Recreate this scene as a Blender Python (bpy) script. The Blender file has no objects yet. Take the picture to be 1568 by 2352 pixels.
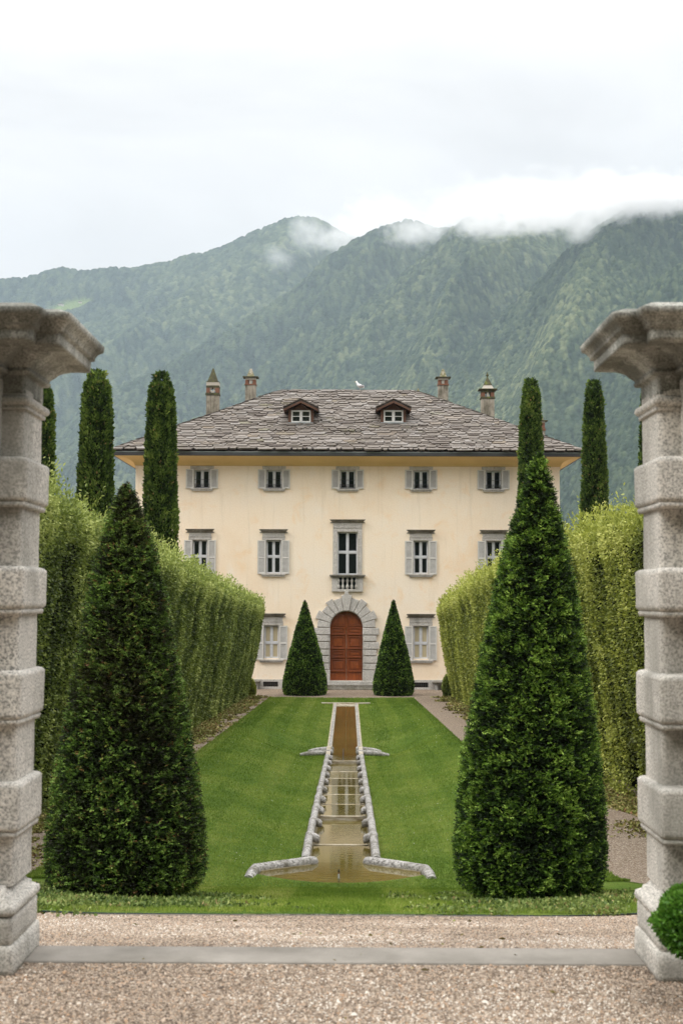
import bpy, math, random
import numpy as np
from mathutils import Vector, Matrix
random.seed(7); rng = np.random.default_rng(7)
S = bpy.context.scene
COL = S.collection
R = math.radians

# ---------------------------------------------------------------- camera
CAM = Vector((0.097, 0.0, 1.65))
F = 3100.0                                   # focal length in 1568-wide units
ROT = Matrix.Rotation(R(0.296), 3, 'Z') @ Matrix.Rotation(R(90 + 3.654), 3, 'X') @ Matrix.Rotation(R(0.22), 3, 'Z')
cd = bpy.data.cameras.new('camera'); cam = bpy.data.objects.new('camera', cd); COL.objects.link(cam)
cam.matrix_world = Matrix.Translation(CAM) @ ROT.to_4x4()
cd.sensor_fit = 'HORIZONTAL'; cd.sensor_width = 24.0; cd.lens = F / 1568 * 24
cd.clip_start = 0.1; cd.clip_end = 40000
cd.dof.use_dof = True; cd.dof.focus_distance = 55; cd.dof.aperture_fstop = 5.6
S.camera = cam
# ---------------------------------------------------------------- world: overcast sky
SUN_EL, SUN_AZ = R(41), R(248)               # azimuth clockwise from +Y (north)
w = bpy.data.worlds.new('World'); S.world = w; w.use_nodes = True
nt = w.node_tree; nt.nodes.clear()
def wn(t, **k):
    n = nt.nodes.new(t)
    for a, b in k.items(): setattr(n, a, b)
    return n
tc = wn('ShaderNodeTexCoord'); sep = wn('ShaderNodeSeparateXYZ'); nt.links.new(tc.outputs['Generated'], sep.inputs[0])
mr = wn('ShaderNodeMapRange'); nt.links.new(sep.outputs['Z'], mr.inputs['Value'])
mr.interpolation_type = 'SMOOTHSTEP'; mr.inputs['From Min'].default_value = 0.33; mr.inputs['From Max'].default_value = 0.95
mr.inputs['To Min'].default_value = 0.97; mr.inputs['To Max'].default_value = 3.6
mp = wn('ShaderNodeMapping'); mp.inputs['Scale'].default_value = (2.2, 2.2, 6.5); mp.inputs['Location'].default_value = (3.1, 0.4, 0.9)
nt.links.new(tc.outputs['Generated'], mp.inputs['Vector'])
no = wn('ShaderNodeTexNoise'); no.inputs['Scale'].default_value = 1.5; no.inputs['Detail'].default_value = 7; no.inputs['Roughness'].default_value = 0.5
no.inputs['Distortion'].default_value = 0.35
nt.links.new(mp.outputs[0], no.inputs['Vector'])
mc = wn('ShaderNodeMapRange'); nt.links.new(no.outputs[0], mc.inputs['Value'])
mc.inputs['From Min'].default_value = 0.3; mc.inputs['From Max'].default_value = 0.7
mc.inputs['To Min'].default_value = 0.83; mc.inputs['To Max'].default_value = 1.10
mul = wn('ShaderNodeMath', operation='MULTIPLY'); nt.links.new(mr.outputs[0], mul.inputs[0]); nt.links.new(mc.outputs[0], mul.inputs[1])
cc = wn('ShaderNodeVectorMath', operation='SCALE'); cc.inputs[0].default_value = (1.0, 0.98, 0.96); nt.links.new(mul.outputs[0], cc.inputs['Scale'])
bg1 = wn('ShaderNodeBackground'); nt.links.new(cc.outputs[0], bg1.inputs['Color']); bg1.inputs['Strength'].default_value = 1.0
sky = wn('ShaderNodeTexSky', sky_type='NISHITA'); sky.sun_disc = False; sky.sun_elevation = SUN_EL; sky.sun_rotation = SUN_AZ
bg2 = wn('ShaderNodeBackground'); nt.links.new(sky.outputs[0], bg2.inputs['Color']); bg2.inputs['Strength'].default_value = 0.004
ad = wn('ShaderNodeAddShader'); nt.links.new(bg1.outputs[0], ad.inputs[0]); nt.links.new(bg2.outputs[0], ad.inputs[1])
wo = wn('ShaderNodeOutputWorld'); nt.links.new(ad.outputs[0], wo.inputs['Surface'])
sl = bpy.data.lights.new('sun', 'SUN'); sl.energy = 1.5; sl.angle = R(14); sl.color = (1, 0.95, 0.87)
so = bpy.data.objects.new('sun', sl); COL.objects.link(so)
sd = Vector((math.sin(SUN_AZ) * math.cos(SUN_EL), math.cos(SUN_AZ) * math.cos(SUN_EL), math.sin(SUN_EL)))
so.rotation_euler = sd.to_track_quat('Z', 'Y').to_euler(); so.location = (0, 0, 60)
S.view_settings.view_transform = 'Standard'; S.view_settings.look = 'None'; S.view_settings.gamma = 1; S.view_settings.exposure = 0.12
S.cycles.max_bounces = 6; S.cycles.diffuse_bounces = 3; S.cycles.glossy_bounces = 3; S.cycles.transparent_max_bounces = 12
S.cycles.volume_bounces = 3; S.cycles.use_denoising = True
S.cycles.volume_step_rate = 1.0

# ---------------------------------------------------------------- helpers
def at(px, py, Y):
    """point of the garden at depth Y seen at (px, py) of the 1568-wide photograph"""
    v = ROT @ Vector(((px - 784) / F, (1176 - py) / F, -1))
    return CAM + v * (Y / v.y)
def props(o, label=None, cat=None, group=None, kind=None):
    if label: o['label'] = label
    if cat: o['category'] = cat
    if group: o['group'] = group
    if kind: o['kind'] = kind
    return o
def empty(name, loc, label, cat, group=None):
    o = bpy.data.objects.new(name, None); COL.objects.link(o); o.location = loc; o.empty_display_size = .2
    return props(o, label, cat, group)
def link(name, me, parent=None):
    o = bpy.data.objects.new(name, me); COL.objects.link(o)
    if parent is not None:
        o.parent = parent
        o.matrix_parent_inverse = Matrix.Translation(-WL(parent))
    return o
def WL(o):
    v = Vector(o.location)
    return v if o.type == 'EMPTY' else Vector((0, 0, 0))
def npmesh(name, V, Fc, mats, parent=None, midx=None, attrs=None, smooth=False):
    """V (n,3); Fc (m,k) int array or list of such arrays"""
    me = bpy.data.meshes.new(name)
    if not isinstance(Fc, list): Fc = [Fc]
    Fc = [f for f in Fc if len(f)]
    me.vertices.add(len(V)); me.vertices.foreach_set('co', np.ascontiguousarray(V, dtype=np.float32).ravel())
    tot = sum(f.size for f in Fc); npol = sum(len(f) for f in Fc)
    me.loops.add(tot); me.polygons.add(npol)
    me.loops.foreach_set('vertex_index', np.concatenate([f.ravel() for f in Fc]).astype(np.int32))
    sizes = np.concatenate([np.full(len(f), f.shape[1]) for f in Fc])
    st = np.concatenate([[0], np.cumsum(sizes)[:-1]]).astype(np.int32)
    me.polygons.foreach_set('loop_start', st)
    if midx is not None: me.polygons.foreach_set('material_index', np.asarray(midx, dtype=np.int32))
    if smooth: me.polygons.foreach_set('use_smooth', np.ones(npol, dtype=bool))
    for m in (mats if isinstance(mats, (list, tuple)) else [mats]): me.materials.append(m)
    if attrs:
        for k, (dom, arr) in attrs.items():
            a = me.attributes.new(k, 'FLOAT', dom); a.data.foreach_set('value', np.ascontiguousarray(arr, dtype=np.float32))
    me.update(calc_edges=True); me.validate()
    return link(name, me, parent)
class MB:
    def __init__(s): s.v = []; s.f = []; s.m = []; s.sm = []; s.t = []; s.tint = 0.5
    def add(s, vs, fs, m=0, smooth=False):
        b = len(s.v); s.v += [tuple(v) for v in vs]
        for f in fs: s.f.append([b + i for i in f]); s.m.append(m); s.sm.append(smooth); s.t.append(s.tint)
        return s
    def box(s, x0, x1, y0, y1, z0, z1, m=0):
        vs = [(x, y, z) for z in (z0, z1) for y in (y0, y1) for x in (x0, x1)]
        return s.add(vs, [(0, 2, 3, 1), (4, 5, 7, 6), (0, 1, 5, 4), (2, 6, 7, 3), (0, 4, 6, 2), (1, 3, 7, 5)], m)
    def prism(s, pts, y0, y1, m=0):
        """polygon in (x,z) extruded y0..y1, pts counter-clockwise seen from -y"""
        n = len(pts); vs = [(x, y0, z) for x, z in pts] + [(x, y1, z) for x, z in pts]
        fs = [tuple(range(n)), tuple(range(2 * n - 1, n - 1, -1))] + [((i + 1) % n, i, n + i, n + (i + 1) % n) for i in range(n)]
        return s.add(vs, fs, m)
    def prismz(s, pts, z0, z1, m=0):
        n = len(pts); vs = [(x, y, z0) for x, y in pts] + [(x, y, z1) for x, y in pts]
        fs = [tuple(range(n - 1, -1, -1)), tuple(range(n, 2 * n))] + [(i, (i + 1) % n, n + (i + 1) % n, n + i) for i in range(n)]
        return s.add(vs, fs, m)
    def tube(s, path, rad, n=12, m=0, caps=True):
        P = [Vector(p) for p in path]; k = len(P); rr = rad if isinstance(rad, (list, tuple)) else [rad] * k
        vs = []; up = Vector((0, 0, 1))
        for i, p in enumerate(P):
            d = (P[min(i + 1, k - 1)] - P[max(i - 1, 0)]).normalized()
            a = d.cross(up)
            if a.length < 1e-3: a = Vector((1, 0, 0))
            a.normalize(); b = a.cross(d)
            for j in range(n):
                t = 2 * math.pi * j / n
                vs.append(p + (a * math.cos(t) + b * math.sin(t)) * rr[i])
        fs = [(i * n + j, i * n + (j + 1) % n, (i + 1) * n + (j + 1) % n, (i + 1) * n + j) for i in range(k - 1) for j in range(n)]
        s.add(vs, fs, m, True)
        if caps:
            s.add(vs[:n], [tuple(range(n - 1, -1, -1))], m); s.add(vs[-n:], [tuple(range(n))], m)
        return s
    def lathe(s, c, prof, n=14, m=0):
        vs = [(c[0] + r * math.cos(2 * math.pi * j / n), c[1] + r * math.sin(2 * math.pi * j / n), c[2] + z) for r, z in prof for j in range(n)]
        k = len(prof)
        fs = [(i * n + j, i * n + (j + 1) % n, (i + 1) * n + (j + 1) % n, (i + 1) * n + j) for i in range(k - 1) for j in range(n)]
        fs += [tuple(range(n - 1, -1, -1)), tuple(range((k - 1) * n, k * n))]
        return s.add(vs, fs, m, True)
    def ball(s, c, r, sc=(1, 1, 1), n=12, m=0):
        vs = []; fs = []; h = n // 2
        for i in range(h + 1):
            p = math.pi * i / h
            for j in range(n):
                t = 2 * math.pi * j / n
                vs.append((c[0] + r * sc[0] * math.sin(p) * math.cos(t), c[1] + r * sc[1] * math.sin(p) * math.sin(t), c[2] + r * sc[2] * math.cos(p)))
        for i in range(h):
            for j in range(n): fs.append((i * n + j, (i + 1) * n + j, (i + 1) * n + (j + 1) % n, i * n + (j + 1) % n))
        return s.add(vs, fs, m, True)
    def build(s, name, mats, parent=None, bevel=0, attr=False):
        me = bpy.data.meshes.new(name); me.from_pydata(s.v, [], s.f)
        for m in (mats if isinstance(mats, (list, tuple)) else [mats]): me.materials.append(m)
        me.polygons.foreach_set('material_index', s.m); me.polygons.foreach_set('use_smooth', s.sm)
        if attr:
            a = me.attributes.new('tint', 'FLOAT', 'FACE'); a.data.foreach_set('value', s.t)
        me.update()
        o = link(name, me, parent)
        if bevel:
            b = o.modifiers.new('bevel', 'BEVEL'); b.width = bevel; b.segments = 2; b.limit_method = 'ANGLE'
        return o
# numpy value noise
def _h(i, j, k, seed):
    n = (i * 374761393 + j * 668265263 + k * 2147483647 + seed * 974634777) & 0xffffffff
    n = ((n ^ (n >> 13)) * 1274126177) & 0xffffffff
    n = ((n ^ (n >> 16)) * 2246822519) & 0xffffffff
    return ((n ^ (n >> 15)) & 0xffffff) / float(0xffffff)
def vnoise(x, y, z=0.0, seed=0):
    x = np.asarray(x, float); y = np.asarray(y, float) + 0 * x; z = np.asarray(z, float) + 0 * x
    xi, yi, zi = np.floor(x).astype(np.int64), np.floor(y).astype(np.int64), np.floor(z).astype(np.int64)
    fx, fy, fz = x - xi, y - yi, z - zi
    fx, fy, fz = [f * f * (3 - 2 * f) for f in (fx, fy, fz)]
    o = 0
    for a in (0, 1):
        for b in (0, 1):
            for c in (0, 1):
                o = o + _h(xi + a, yi + b, zi + c, seed) * (fx if a else 1 - fx) * (fy if b else 1 - fy) * (fz if c else 1 - fz)
    return o * 2 - 1
def fbm(x, y, z=0.0, oct=4, seed=0):
    o = 0; a = 1.0; s = 0
    for i in range(oct):
        o = o + a * vnoise(x * 2 ** i, y * 2 ** i, np.asarray(z) * 2 ** i, seed + i * 17); s += a; a *= .5
    return o / s
def worley(x, y, seed=0):
    xi, yi = np.floor(x).astype(np.int64), np.floor(y).astype(np.int64)
    best = np.full(x.shape, 9.0); cid = np.zeros(x.shape)
    for a in (-1, 0, 1):
        for b in (-1, 0, 1):
            cx, cy = xi + a, yi + b
            px = cx + _h(cx, cy, 0 * cx, seed + 1); py = cy + _h(cx, cy, 0 * cx, seed + 2)
            d = (px - x) ** 2 + (py - y) ** 2
            m = d < best; best = np.where(m, d, best); cid = np.where(m, _h(cx, cy, 0 * cx, seed + 3), cid)
    return np.sqrt(best), cid
def sm(t): t = np.clip(t, 0, 1); return t * t * (3 - 2 * t)

# ---------------------------------------------------------------- materials
class NT:
    def __init__(s, name):
        s.m = bpy.data.materials.new(name); s.m.use_nodes = True; s.t = s.m.node_tree
        s.b = s.t.nodes['Principled BSDF']; s.out = s.t.nodes['Material Output']
    def n(s, t, ins=None, **k):
        n = s.t.nodes.new(t)
        for a, b in k.items(): setattr(n, a, b)
        for a, b in (ins or {}).items():
            if hasattr(b, 'is_output') or isinstance(b, bpy.types.NodeSocket): s.t.links.new(b, n.inputs[a])
            else: n.inputs[a].default_value = b
        return n
    def co(s, scale=(1, 1, 1)):
        g = s.n('ShaderNodeNewGeometry'); m = s.n('ShaderNodeMapping', {'Vector': g.outputs['Position'], 'Scale': scale}); return m.outputs[0]
    def noise(s, scale, detail=4, rough=.55, co=None, dist=0):
        return s.n('ShaderNodeTexNoise', {'Vector': co or s.co(), 'Scale': scale, 'Detail': detail, 'Roughness': rough, 'Distortion': dist}).outputs[0]
    def vor(s, scale, feature='F1', co=None, out='Distance'):
        return s.n('ShaderNodeTexVoronoi', {'Vector': co or s.co(), 'Scale': scale}, feature=feature).outputs[out]
    def ramp(s, fac, stops):
        r = s.n('ShaderNodeValToRGB', {'Fac': fac}); e = r.color_ramp.elements
        while len(e) < len(stops): e.new(0.5)
        for i, (p, c) in enumerate(stops):
            e[i].position = p; e[i].color = (c, c, c, 1) if isinstance(c, (int, float)) else (*c, 1)
        return r.outputs['Color']
    def mix(s, fac, a, b, mode='MIX'):
        m = s.n('ShaderNodeMix', data_type='RGBA', blend_type=mode)
        for i, v in ((0, fac), (6, a), (7, b)):
            if isinstance(v, bpy.types.NodeSocket): s.t.links.new(v, m.inputs[i])
            else: m.inputs[i].default_value = v if i == 0 else (*v, 1)
        return m.outputs[2]
    def attr(s, name='tint'): return s.n('ShaderNodeAttribute', attribute_name=name).outputs['Fac']
    def col(s, c):
        if isinstance(c, bpy.types.NodeSocket): s.t.links.new(c, s.b.inputs['Base Color'])
        else: s.b.inputs['Base Color'].default_value = (*c, 1)
        return s
    def set(s, **k):
        for a, v in k.items():
            i = s.b.inputs[a.replace('_', ' ')]
            if isinstance(v, bpy.types.NodeSocket): s.t.links.new(v, i)
            else: i.default_value = v
        return s
    def bump(s, h, dist=.01, st=1.0):
        b = s.n('ShaderNodeBump', {'Height': h, 'Distance': dist, 'Strength': st}); s.t.links.new(b.outputs[0], s.b.inputs['Normal']); return s

def mat_plain(name, c, rough=.6, **k):
    t = NT(name); n = t.noise(6, 3); t.col(t.mix(n, tuple(x * .82 for x in c), tuple(min(1, x * 1.15) for x in c))); t.set(Roughness=rough, **k); return t.m
def mat_granite(name, dark, light, spot=240, stain=(.13, .12, .08), stainamt=.62, rough=.85, bump=.003, coarse=1.0, mott=.55):
    t = NT(name)
    n1 = t.noise(spot, 2, .6); n2 = t.noise(5 * coarse, 5, .6); n3 = t.noise(1.7 * coarse, 5, .65, t.co((1, 1, .4)))
    c = t.mix(t.ramp(n1, [(.36, 0.), (.6, 1.)]), dark, light)
    c = t.mix(t.ramp(n2, [(.35, 0.), (.7, mott)]), c, tuple(x * .62 for x in light))
    c = t.mix(t.ramp(n3, [(stainamt - .1, 0.), (stainamt + .12, .75)]), c, stain)
    n4 = t.noise(1.6 * coarse, 5, .7, t.co((4, 4, .5))); c = t.mix(t.ramp(n4, [(.54, 0.), (.72, .45)]), c, tuple(x * 1.6 for x in stain))
    t.col(c).set(Roughness=rough, **{'Specular_IOR_Level': .25})
    h = t.n('ShaderNodeMath', {0: n1, 1: n2}, operation='ADD').outputs[0]
    t.bump(h, bump); return t.m
M = {}
M['granite'] = mat_granite('granite', (.17, .17, .165), (.50, .49, .46), spot=60)
M['granite_far'] = mat_granite('granite_trim', (.29, .28, .26), (.64, .61, .57), spot=26, stain=(.22, .21, .18), stainamt=.6, bump=.01)
M['granite_dark'] = mat_granite('granite_cornice', (.15, .14, .12), (.34, .32, .28), spot=20, stain=(.10, .09, .06), stainamt=.5, bump=.01)
M['pillar'] = mat_granite('pillar_granite', (.21, .205, .19), (.70, .66, .60), spot=95, stain=(.20, .195, .17), stainamt=.55, bump=.003, coarse=1.3, mott=.35)
M['capital'] = mat_granite('capital_granite', (.19, .195, .18), (.66, .65, .59), spot=95, stain=(.055, .057, .045), stainamt=.47, bump=.003, coarse=1.8)
M['coping'] = mat_granite('coping_stone', (.11, .105, .095), (.56, .54, .52), spot=30, stain=(.10, .09, .06), stainamt=.54, bump=.008, coarse=2.4)
t = NT('weir_stone'); n = t.noise(5, 5, .6, t.co((1, 1, 3)))
t.col(t.ramp(n, [(.3, (.16, .12, .06)), (.5, (.36, .31, .22)), (.72, (.58, .54, .47))])).set(Roughness=.6); M['weir'] = t.m
t = NT('threshold_stone'); n = t.noise(3, 5, .6); n2 = t.noise(120, 2)
t.col(t.mix(t.ramp(n2, [(.3, 0.), (.7, .5)]), t.ramp(n, [(.3, (.15, .14, .12)), (.7, (.30, .28, .25))]), (.22, .20, .18))).set(Roughness=.95, Specular_IOR_Level=.1).bump(n2, .003); M['threshold'] = t.m
t = NT('plaster')
n1 = t.noise(.22, 6, .6); n2 = t.noise(.9, 6, .65, dist=.5); n3 = t.noise(14, 4)
c = t.ramp(n1, [(.3, (.83, .67, .49)), (.48, (.88, .755, .595)), (.68, (.86, .77, .645))])
c = t.mix(t.ramp(n2, [(.55, 0.), (.74, .6)]), c, (.84, .57, .30))
c = t.mix(t.ramp(t.noise(.5, 7, .7, t.co((1.3, 1, .7))), [(.55, 0.), (.7, .7)]), c, (.86, .79, .69))
c = t.mix(t.ramp(n3, [(.3, .22), (.6, 0.)]), c, (.62, .46, .28))
c = t.mix(t.ramp(t.noise(.8, 6, .7, t.co((3.2, 1, .22))), [(.54, 0.), (.72, .42)]), c, (.60, .50, .36))
t.col(c).set(Roughness=.9, Specular_IOR_Level=.2).bump(n3, .01); M['plaster'] = t.m
t = NT('cornice_plaster'); t.col(t.mix(t.noise(.8, 5), (.62, .44, .17), (.78, .58, .28))).set(Roughness=.9); M['cove'] = t.m
t = NT('slate'); a = t.attr(); n = t.noise(3.5, 5, .6)
c = t.ramp(a, [(0, (.07, .055, .05)), (.25, (.118, .100, .086)), (.5, (.178, .156, .138)), (.75, (.235, .218, .205)), (.9, (.195, .155, .115)), (1, (.17, .158, .11))])
c = t.mix(t.ramp(n, [(.35, 0.), (.75, .6)]), c, (.15, .125, .10))
c = t.mix(t.ramp(t.noise(1.0, 6, .7), [(.58, 0.), (.72, .5)]), c, (.17, .165, .09))
t.col(c).set(Roughness=.75, Specular_IOR_Level=.35).bump(t.noise(14, 4), .02); M['slate'] = t.m
M['gutter'] = mat_plain('gutter_metal', (.045, .047, .05), .5)
M['gutter_top'] = mat_plain('gutter_lip', (.20, .24, .23), .5)
M['frame'] = mat_plain('painted_window_frame', (.60, .61, .63), .5)
M['frame_white'] = mat_plain('white_window_frame', (.72, .72, .70), .5)
M['shutter'] = mat_plain('painted_shutter', (.56, .545, .51), .6)
t = NT('dark_pane'); t.col((.008, .01, .01)).set(Roughness=.04, Specular_IOR_Level=.6); M['pane'] = t.m
t = NT('curtain_pane'); t.col(t.mix(t.noise(2.5, 2, .5, t.co((8, 1, .3))), (.42, .36, .23), (.54, .47, .32))).set(Roughness=.5, Coat_Weight=.6, Coat_Roughness=.05); M['curtain'] = t.m
M['iron'] = mat_plain('wrought_iron', (.02, .02, .02), .5)
t = NT('door_wood'); n = t.noise(3, 6, .6, t.co((9, 9, .7))); n2 = t.noise(1.1, 4, .6)
c = t.ramp(n, [(.25, (.10, .022, .006)), (.5, (.22, .050, .009)), (.75, (.36, .10, .016))])
c = t.mix(t.ramp(n2, [(.4, 0.), (.75, .6)]), c, (.12, .03, .012)); t.col(c).set(Roughness=.42); M['door'] = t.m
M['brown'] = mat_plain('dormer_wood', (.11, .05, .028), .7)
M['lead'] = mat_plain('lead_flashing', (.26, .29, .30), .55)
t = NT('chimney_render'); n = t.noise(1.6, 6, .65); n2 = t.noise(2, 5, .6, t.co((3, 3, .35)))
c = t.ramp(n, [(.3, (.13, .115, .085)), (.5, (.28, .25, .20)), (.72, (.42, .38, .32))]); c = t.mix(t.ramp(n2, [(.48, 0.), (.66, .75)]), c, (.06, .055, .035)); t.col(c).set(Roughness=.9).bump(n, .03); M['chimney'] = t.m
t = NT('chimney_moss'); n = t.noise(4, 5); t.col(t.ramp(n, [(.3, (.035, .033, .022)), (.55, (.075, .07, .035)), (.75, (.14, .17, .03))])).set(Roughness=.95); M['moss'] = t.m
t = NT('chimney_moss_bright'); n = t.noise(5, 5); t.col(t.ramp(n, [(.3, (.10, .12, .02)), (.5, (.22, .20, .12)), (.7, (.45, .40, .34))])).set(Roughness=.95); M['moss2'] = t.m
M['brick'] = mat_plain('chimney_brick', (.19, .085, .05), .85)
M['pale'] = mat_plain('pale_render', (.45, .41, .35), .9)
t = NT('gravel'); v = t.vor(55, out='Color'); h = t.vor(55); sp = t.n('ShaderNodeSeparateColor', {0: v}).outputs[0]; n = t.noise(.8, 5)
c = t.ramp(sp, [(0, (.12, .085, .06)), (.35, (.25, .195, .14)), (.7, (.38, .31, .235)), (1, (.52, .46, .385))])
c = t.mix(t.ramp(h, [(.35, 0.), (.75, .75)]), c, (.10, .07, .05)); c = t.mix(t.ramp(n, [(.4, 0.), (.75, .35)]), c, (.25, .18, .13))
t.col(c).set(Roughness=.9, Specular_IOR_Level=.2).bump(h, -.012); M['gravel'] = t.m
t = NT('pebble'); a = t.attr()
t.col(t.ramp(a, [(0, (.07, .048, .033)), (.22, (.17, .125, .09)), (.5, (.30, .235, .175)), (.75, (.40, .33, .26)), (.87, (.33, .20, .11)), (1, (.62, .57, .50))])).set(Roughness=.75); M['pebble'] = t.m
t = NT('lawn'); n = t.noise(.55, 5, .6); n2 = t.noise(9, 5, .7); n3 = t.noise(60, 3, .7)
c = t.ramp(n, [(.3, (.085, .145, .018)), (.5, (.14, .205, .030)), (.72, (.23, .27, .055))]); c = t.mix(t.ramp(n2, [(.35, .55), (.6, 0.)]), c, (.02, .062, .007))
c = t.mix(t.ramp(n3, [(.3, .5), (.7, 0.)]), c, (.02, .055, .006)); t.col(c).set(Roughness=.9, Specular_IOR_Level=.1).bump(n3, .02); M['lawn'] = t.m
def mat_leaf(name, stops, rough=.5, trans=.25, spec=.3, pattern=None):
    t = NT(name); a = t.attr(); c = t.ramp(a, stops)
    if pattern: c = t.mix(t.ramp(t.noise(pattern[0], 5, .6), [(.42, 0.), (.7, pattern[2])]), c, pattern[1])
    t.col(c).set(Roughness=rough, Specular_IOR_Level=spec)
    tr = t.n('ShaderNodeBsdfTranslucent', {'Color': c}); ms = t.n('ShaderNodeMixShader', {0: trans, 1: t.b.outputs[0], 2: tr.outputs[0]})
    t.t.links.new(ms.outputs[0], t.out.inputs['Surface']); return t.m
M['grass'] = mat_leaf('grass_blade', [(0, (.065, .125, .012)), (.35, (.145, .235, .028)), (.7, (.28, .36, .06)), (1, (.48, .48, .16))], .6, .3, .2, (.5, (.16, .24, .04), .6))
M['cover'] = mat_leaf('ground_cover_leaf', [(0, (.04, .07, .016)), (.4, (.11, .165, .035)), (.8, (.26, .32, .09)), (1, (.32, .25, .11))], .6, .2)
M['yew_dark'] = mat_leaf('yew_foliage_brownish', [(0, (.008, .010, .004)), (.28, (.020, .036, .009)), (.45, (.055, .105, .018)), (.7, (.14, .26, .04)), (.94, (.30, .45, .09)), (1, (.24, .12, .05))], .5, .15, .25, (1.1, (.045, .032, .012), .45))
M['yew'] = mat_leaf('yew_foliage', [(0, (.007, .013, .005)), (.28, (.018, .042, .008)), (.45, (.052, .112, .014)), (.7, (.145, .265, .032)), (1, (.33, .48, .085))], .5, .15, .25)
M['core'] = mat_plain('dark_infill', (.008, .010, .004), 1.0, Specular_IOR_Level=0.0)  # near-black infill standing in for shade inside foliage and behind shutter slats
M['cypress'] = mat_leaf('cypress_foliage', [(0, (.012, .024, .006)), (.3, (.04, .078, .013)), (.6, (.125, .20, .032)), (.93, (.25, .33, .065)), (1, (.34, .25, .09))], .7, .15, .15)
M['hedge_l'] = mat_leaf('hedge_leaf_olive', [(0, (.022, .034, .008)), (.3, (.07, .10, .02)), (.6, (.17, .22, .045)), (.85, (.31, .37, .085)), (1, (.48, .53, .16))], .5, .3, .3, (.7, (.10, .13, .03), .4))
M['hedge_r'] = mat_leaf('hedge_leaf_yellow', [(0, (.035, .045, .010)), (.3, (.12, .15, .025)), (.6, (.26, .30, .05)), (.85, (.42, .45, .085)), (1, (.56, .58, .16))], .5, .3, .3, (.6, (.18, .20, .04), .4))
M['litter'] = mat_leaf('fallen_leaf', [(0, (.06, .04, .018)), (.3, (.17, .14, .04)), (.6, (.20, .23, .05)), (.85, (.42, .37, .15)), (1, (.26, .13, .06))], .7, .1)
M['box'] = mat_leaf('boxwood_leaf', [(0, (.02, .07, .008)), (.5, (.06, .17, .016)), (1, (.17, .34, .05))], .4, .25, .35)
M['bark'] = mat_plain('bark', (.10, .07, .05), .9)
t = NT('water'); n = t.noise(3, 4, .6, t.co((1.2, .5, 1)))
gy = t.n('ShaderNodeSeparateXYZ', {0: t.n('ShaderNodeNewGeometry').outputs['Position']}).outputs['Y']
t.col(t.ramp(t.noise(.5, 3), [(.3, (.085, .065, .012)), (.7, (.15, .12, .03))])).set(Roughness=.015, Specular_IOR_Level=.5, IOR=1.62)
rp = t.noise(6, 3, .5, t.co((1, 2.2, 1)))
t.bump(rp, .0012, .6); M['water'] = t.m
t = NT('lake'); t.col((.03, .05, .055)).set(Roughness=.1); M['lake'] = t.m
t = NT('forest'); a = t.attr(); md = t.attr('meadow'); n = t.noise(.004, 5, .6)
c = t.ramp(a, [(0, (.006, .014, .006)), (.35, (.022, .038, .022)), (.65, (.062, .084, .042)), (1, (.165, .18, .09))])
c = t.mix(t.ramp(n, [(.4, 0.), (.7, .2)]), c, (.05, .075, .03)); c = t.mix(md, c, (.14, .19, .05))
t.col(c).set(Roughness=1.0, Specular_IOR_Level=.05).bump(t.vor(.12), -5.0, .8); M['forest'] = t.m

# ---------------------------------------------------------------- terrain heights
D = 77.5
HOUSE_Z = at(797, 1584, D).z
GH = 1.65 - HOUSE_Z
def h_edge(y): return np.interp(y, [-60, 6.4, 17.0, 18.5, 68.5, 73, 400], [1.65, 1.65, 3.50, 3.62, 5.12, GH - .02, GH - .02])
def h_mid(y): return np.interp(y, [-60, 6.4, 18.3, 20.5, 41.7, 44, 66.5, 70, 400], [1.65, 1.65, 3.90, 3.95, 4.97, 5.15, 5.17, GH - .04, GH - .02])
def zg(x, y):
    x = np.asarray(x, float); y = np.asarray(y, float)
    w0 = np.interp(y, [18, 20.2, 21.5, 42, 43.5, 46.5, 48], [1.5, 1.5, .75, .75, 1.55, 1.55, .75]); t = sm((np.abs(x) - w0) / (3.45 - w0))
    return 1.65 - ((1 - t) * h_mid(y) + t * h_edge(y))
WL_, WR_, LY0, LY1 = -3.95, 3.5, 10.3, 70.2
def grid(name, xs, ys, mat, dz=0., kind='structure', noise=0.):
    X, Y = np.meshgrid(xs, ys); Z = zg(X, Y) + dz
    if noise: Z = Z + noise * fbm(X * 1.3, Y * 1.3, 0, 3)
    nx, ny = len(xs), len(ys); V = np.stack([X, Y, Z], -1).reshape(-1, 3)
    i = np.arange(nx - 1)[None] + nx * np.arange(ny - 1)[:, None]
    return V, np.stack([i, i + 1, i + nx + 1, i + nx], -1).reshape(-1, 4)
def multi(name, parts, mat):
    V = []; Fs = []; b = 0
    for v, f in parts: V.append(v); Fs.append(f + b); b += len(v)
    return npmesh(name, np.concatenate(V), np.concatenate(Fs), mat, smooth=True)
xsn = np.linspace(-60, 60, 61)
gparts = [grid('', np.unique(np.concatenate([np.linspace(-60, -6, 12), np.linspace(-5, 5, 21), np.linspace(6, 60, 12)])), np.concatenate([np.linspace(-40, 4, 8), np.linspace(5, LY0, 20)]), None),
          grid('', np.concatenate([np.linspace(-60, -8, 12), np.linspace(-7.5, WL_, 12)]), np.linspace(LY0, LY1, 80), None),
          grid('', np.concatenate([np.linspace(WR_, 7.5, 12), np.linspace(8, 60, 12)]), np.linspace(LY0, LY1, 80), None),
          grid('', np.linspace(-60, 60, 61), np.linspace(LY1, 170, 60), None)]
props(multi('ground', gparts, M['gravel']), kind='structure')
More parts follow.
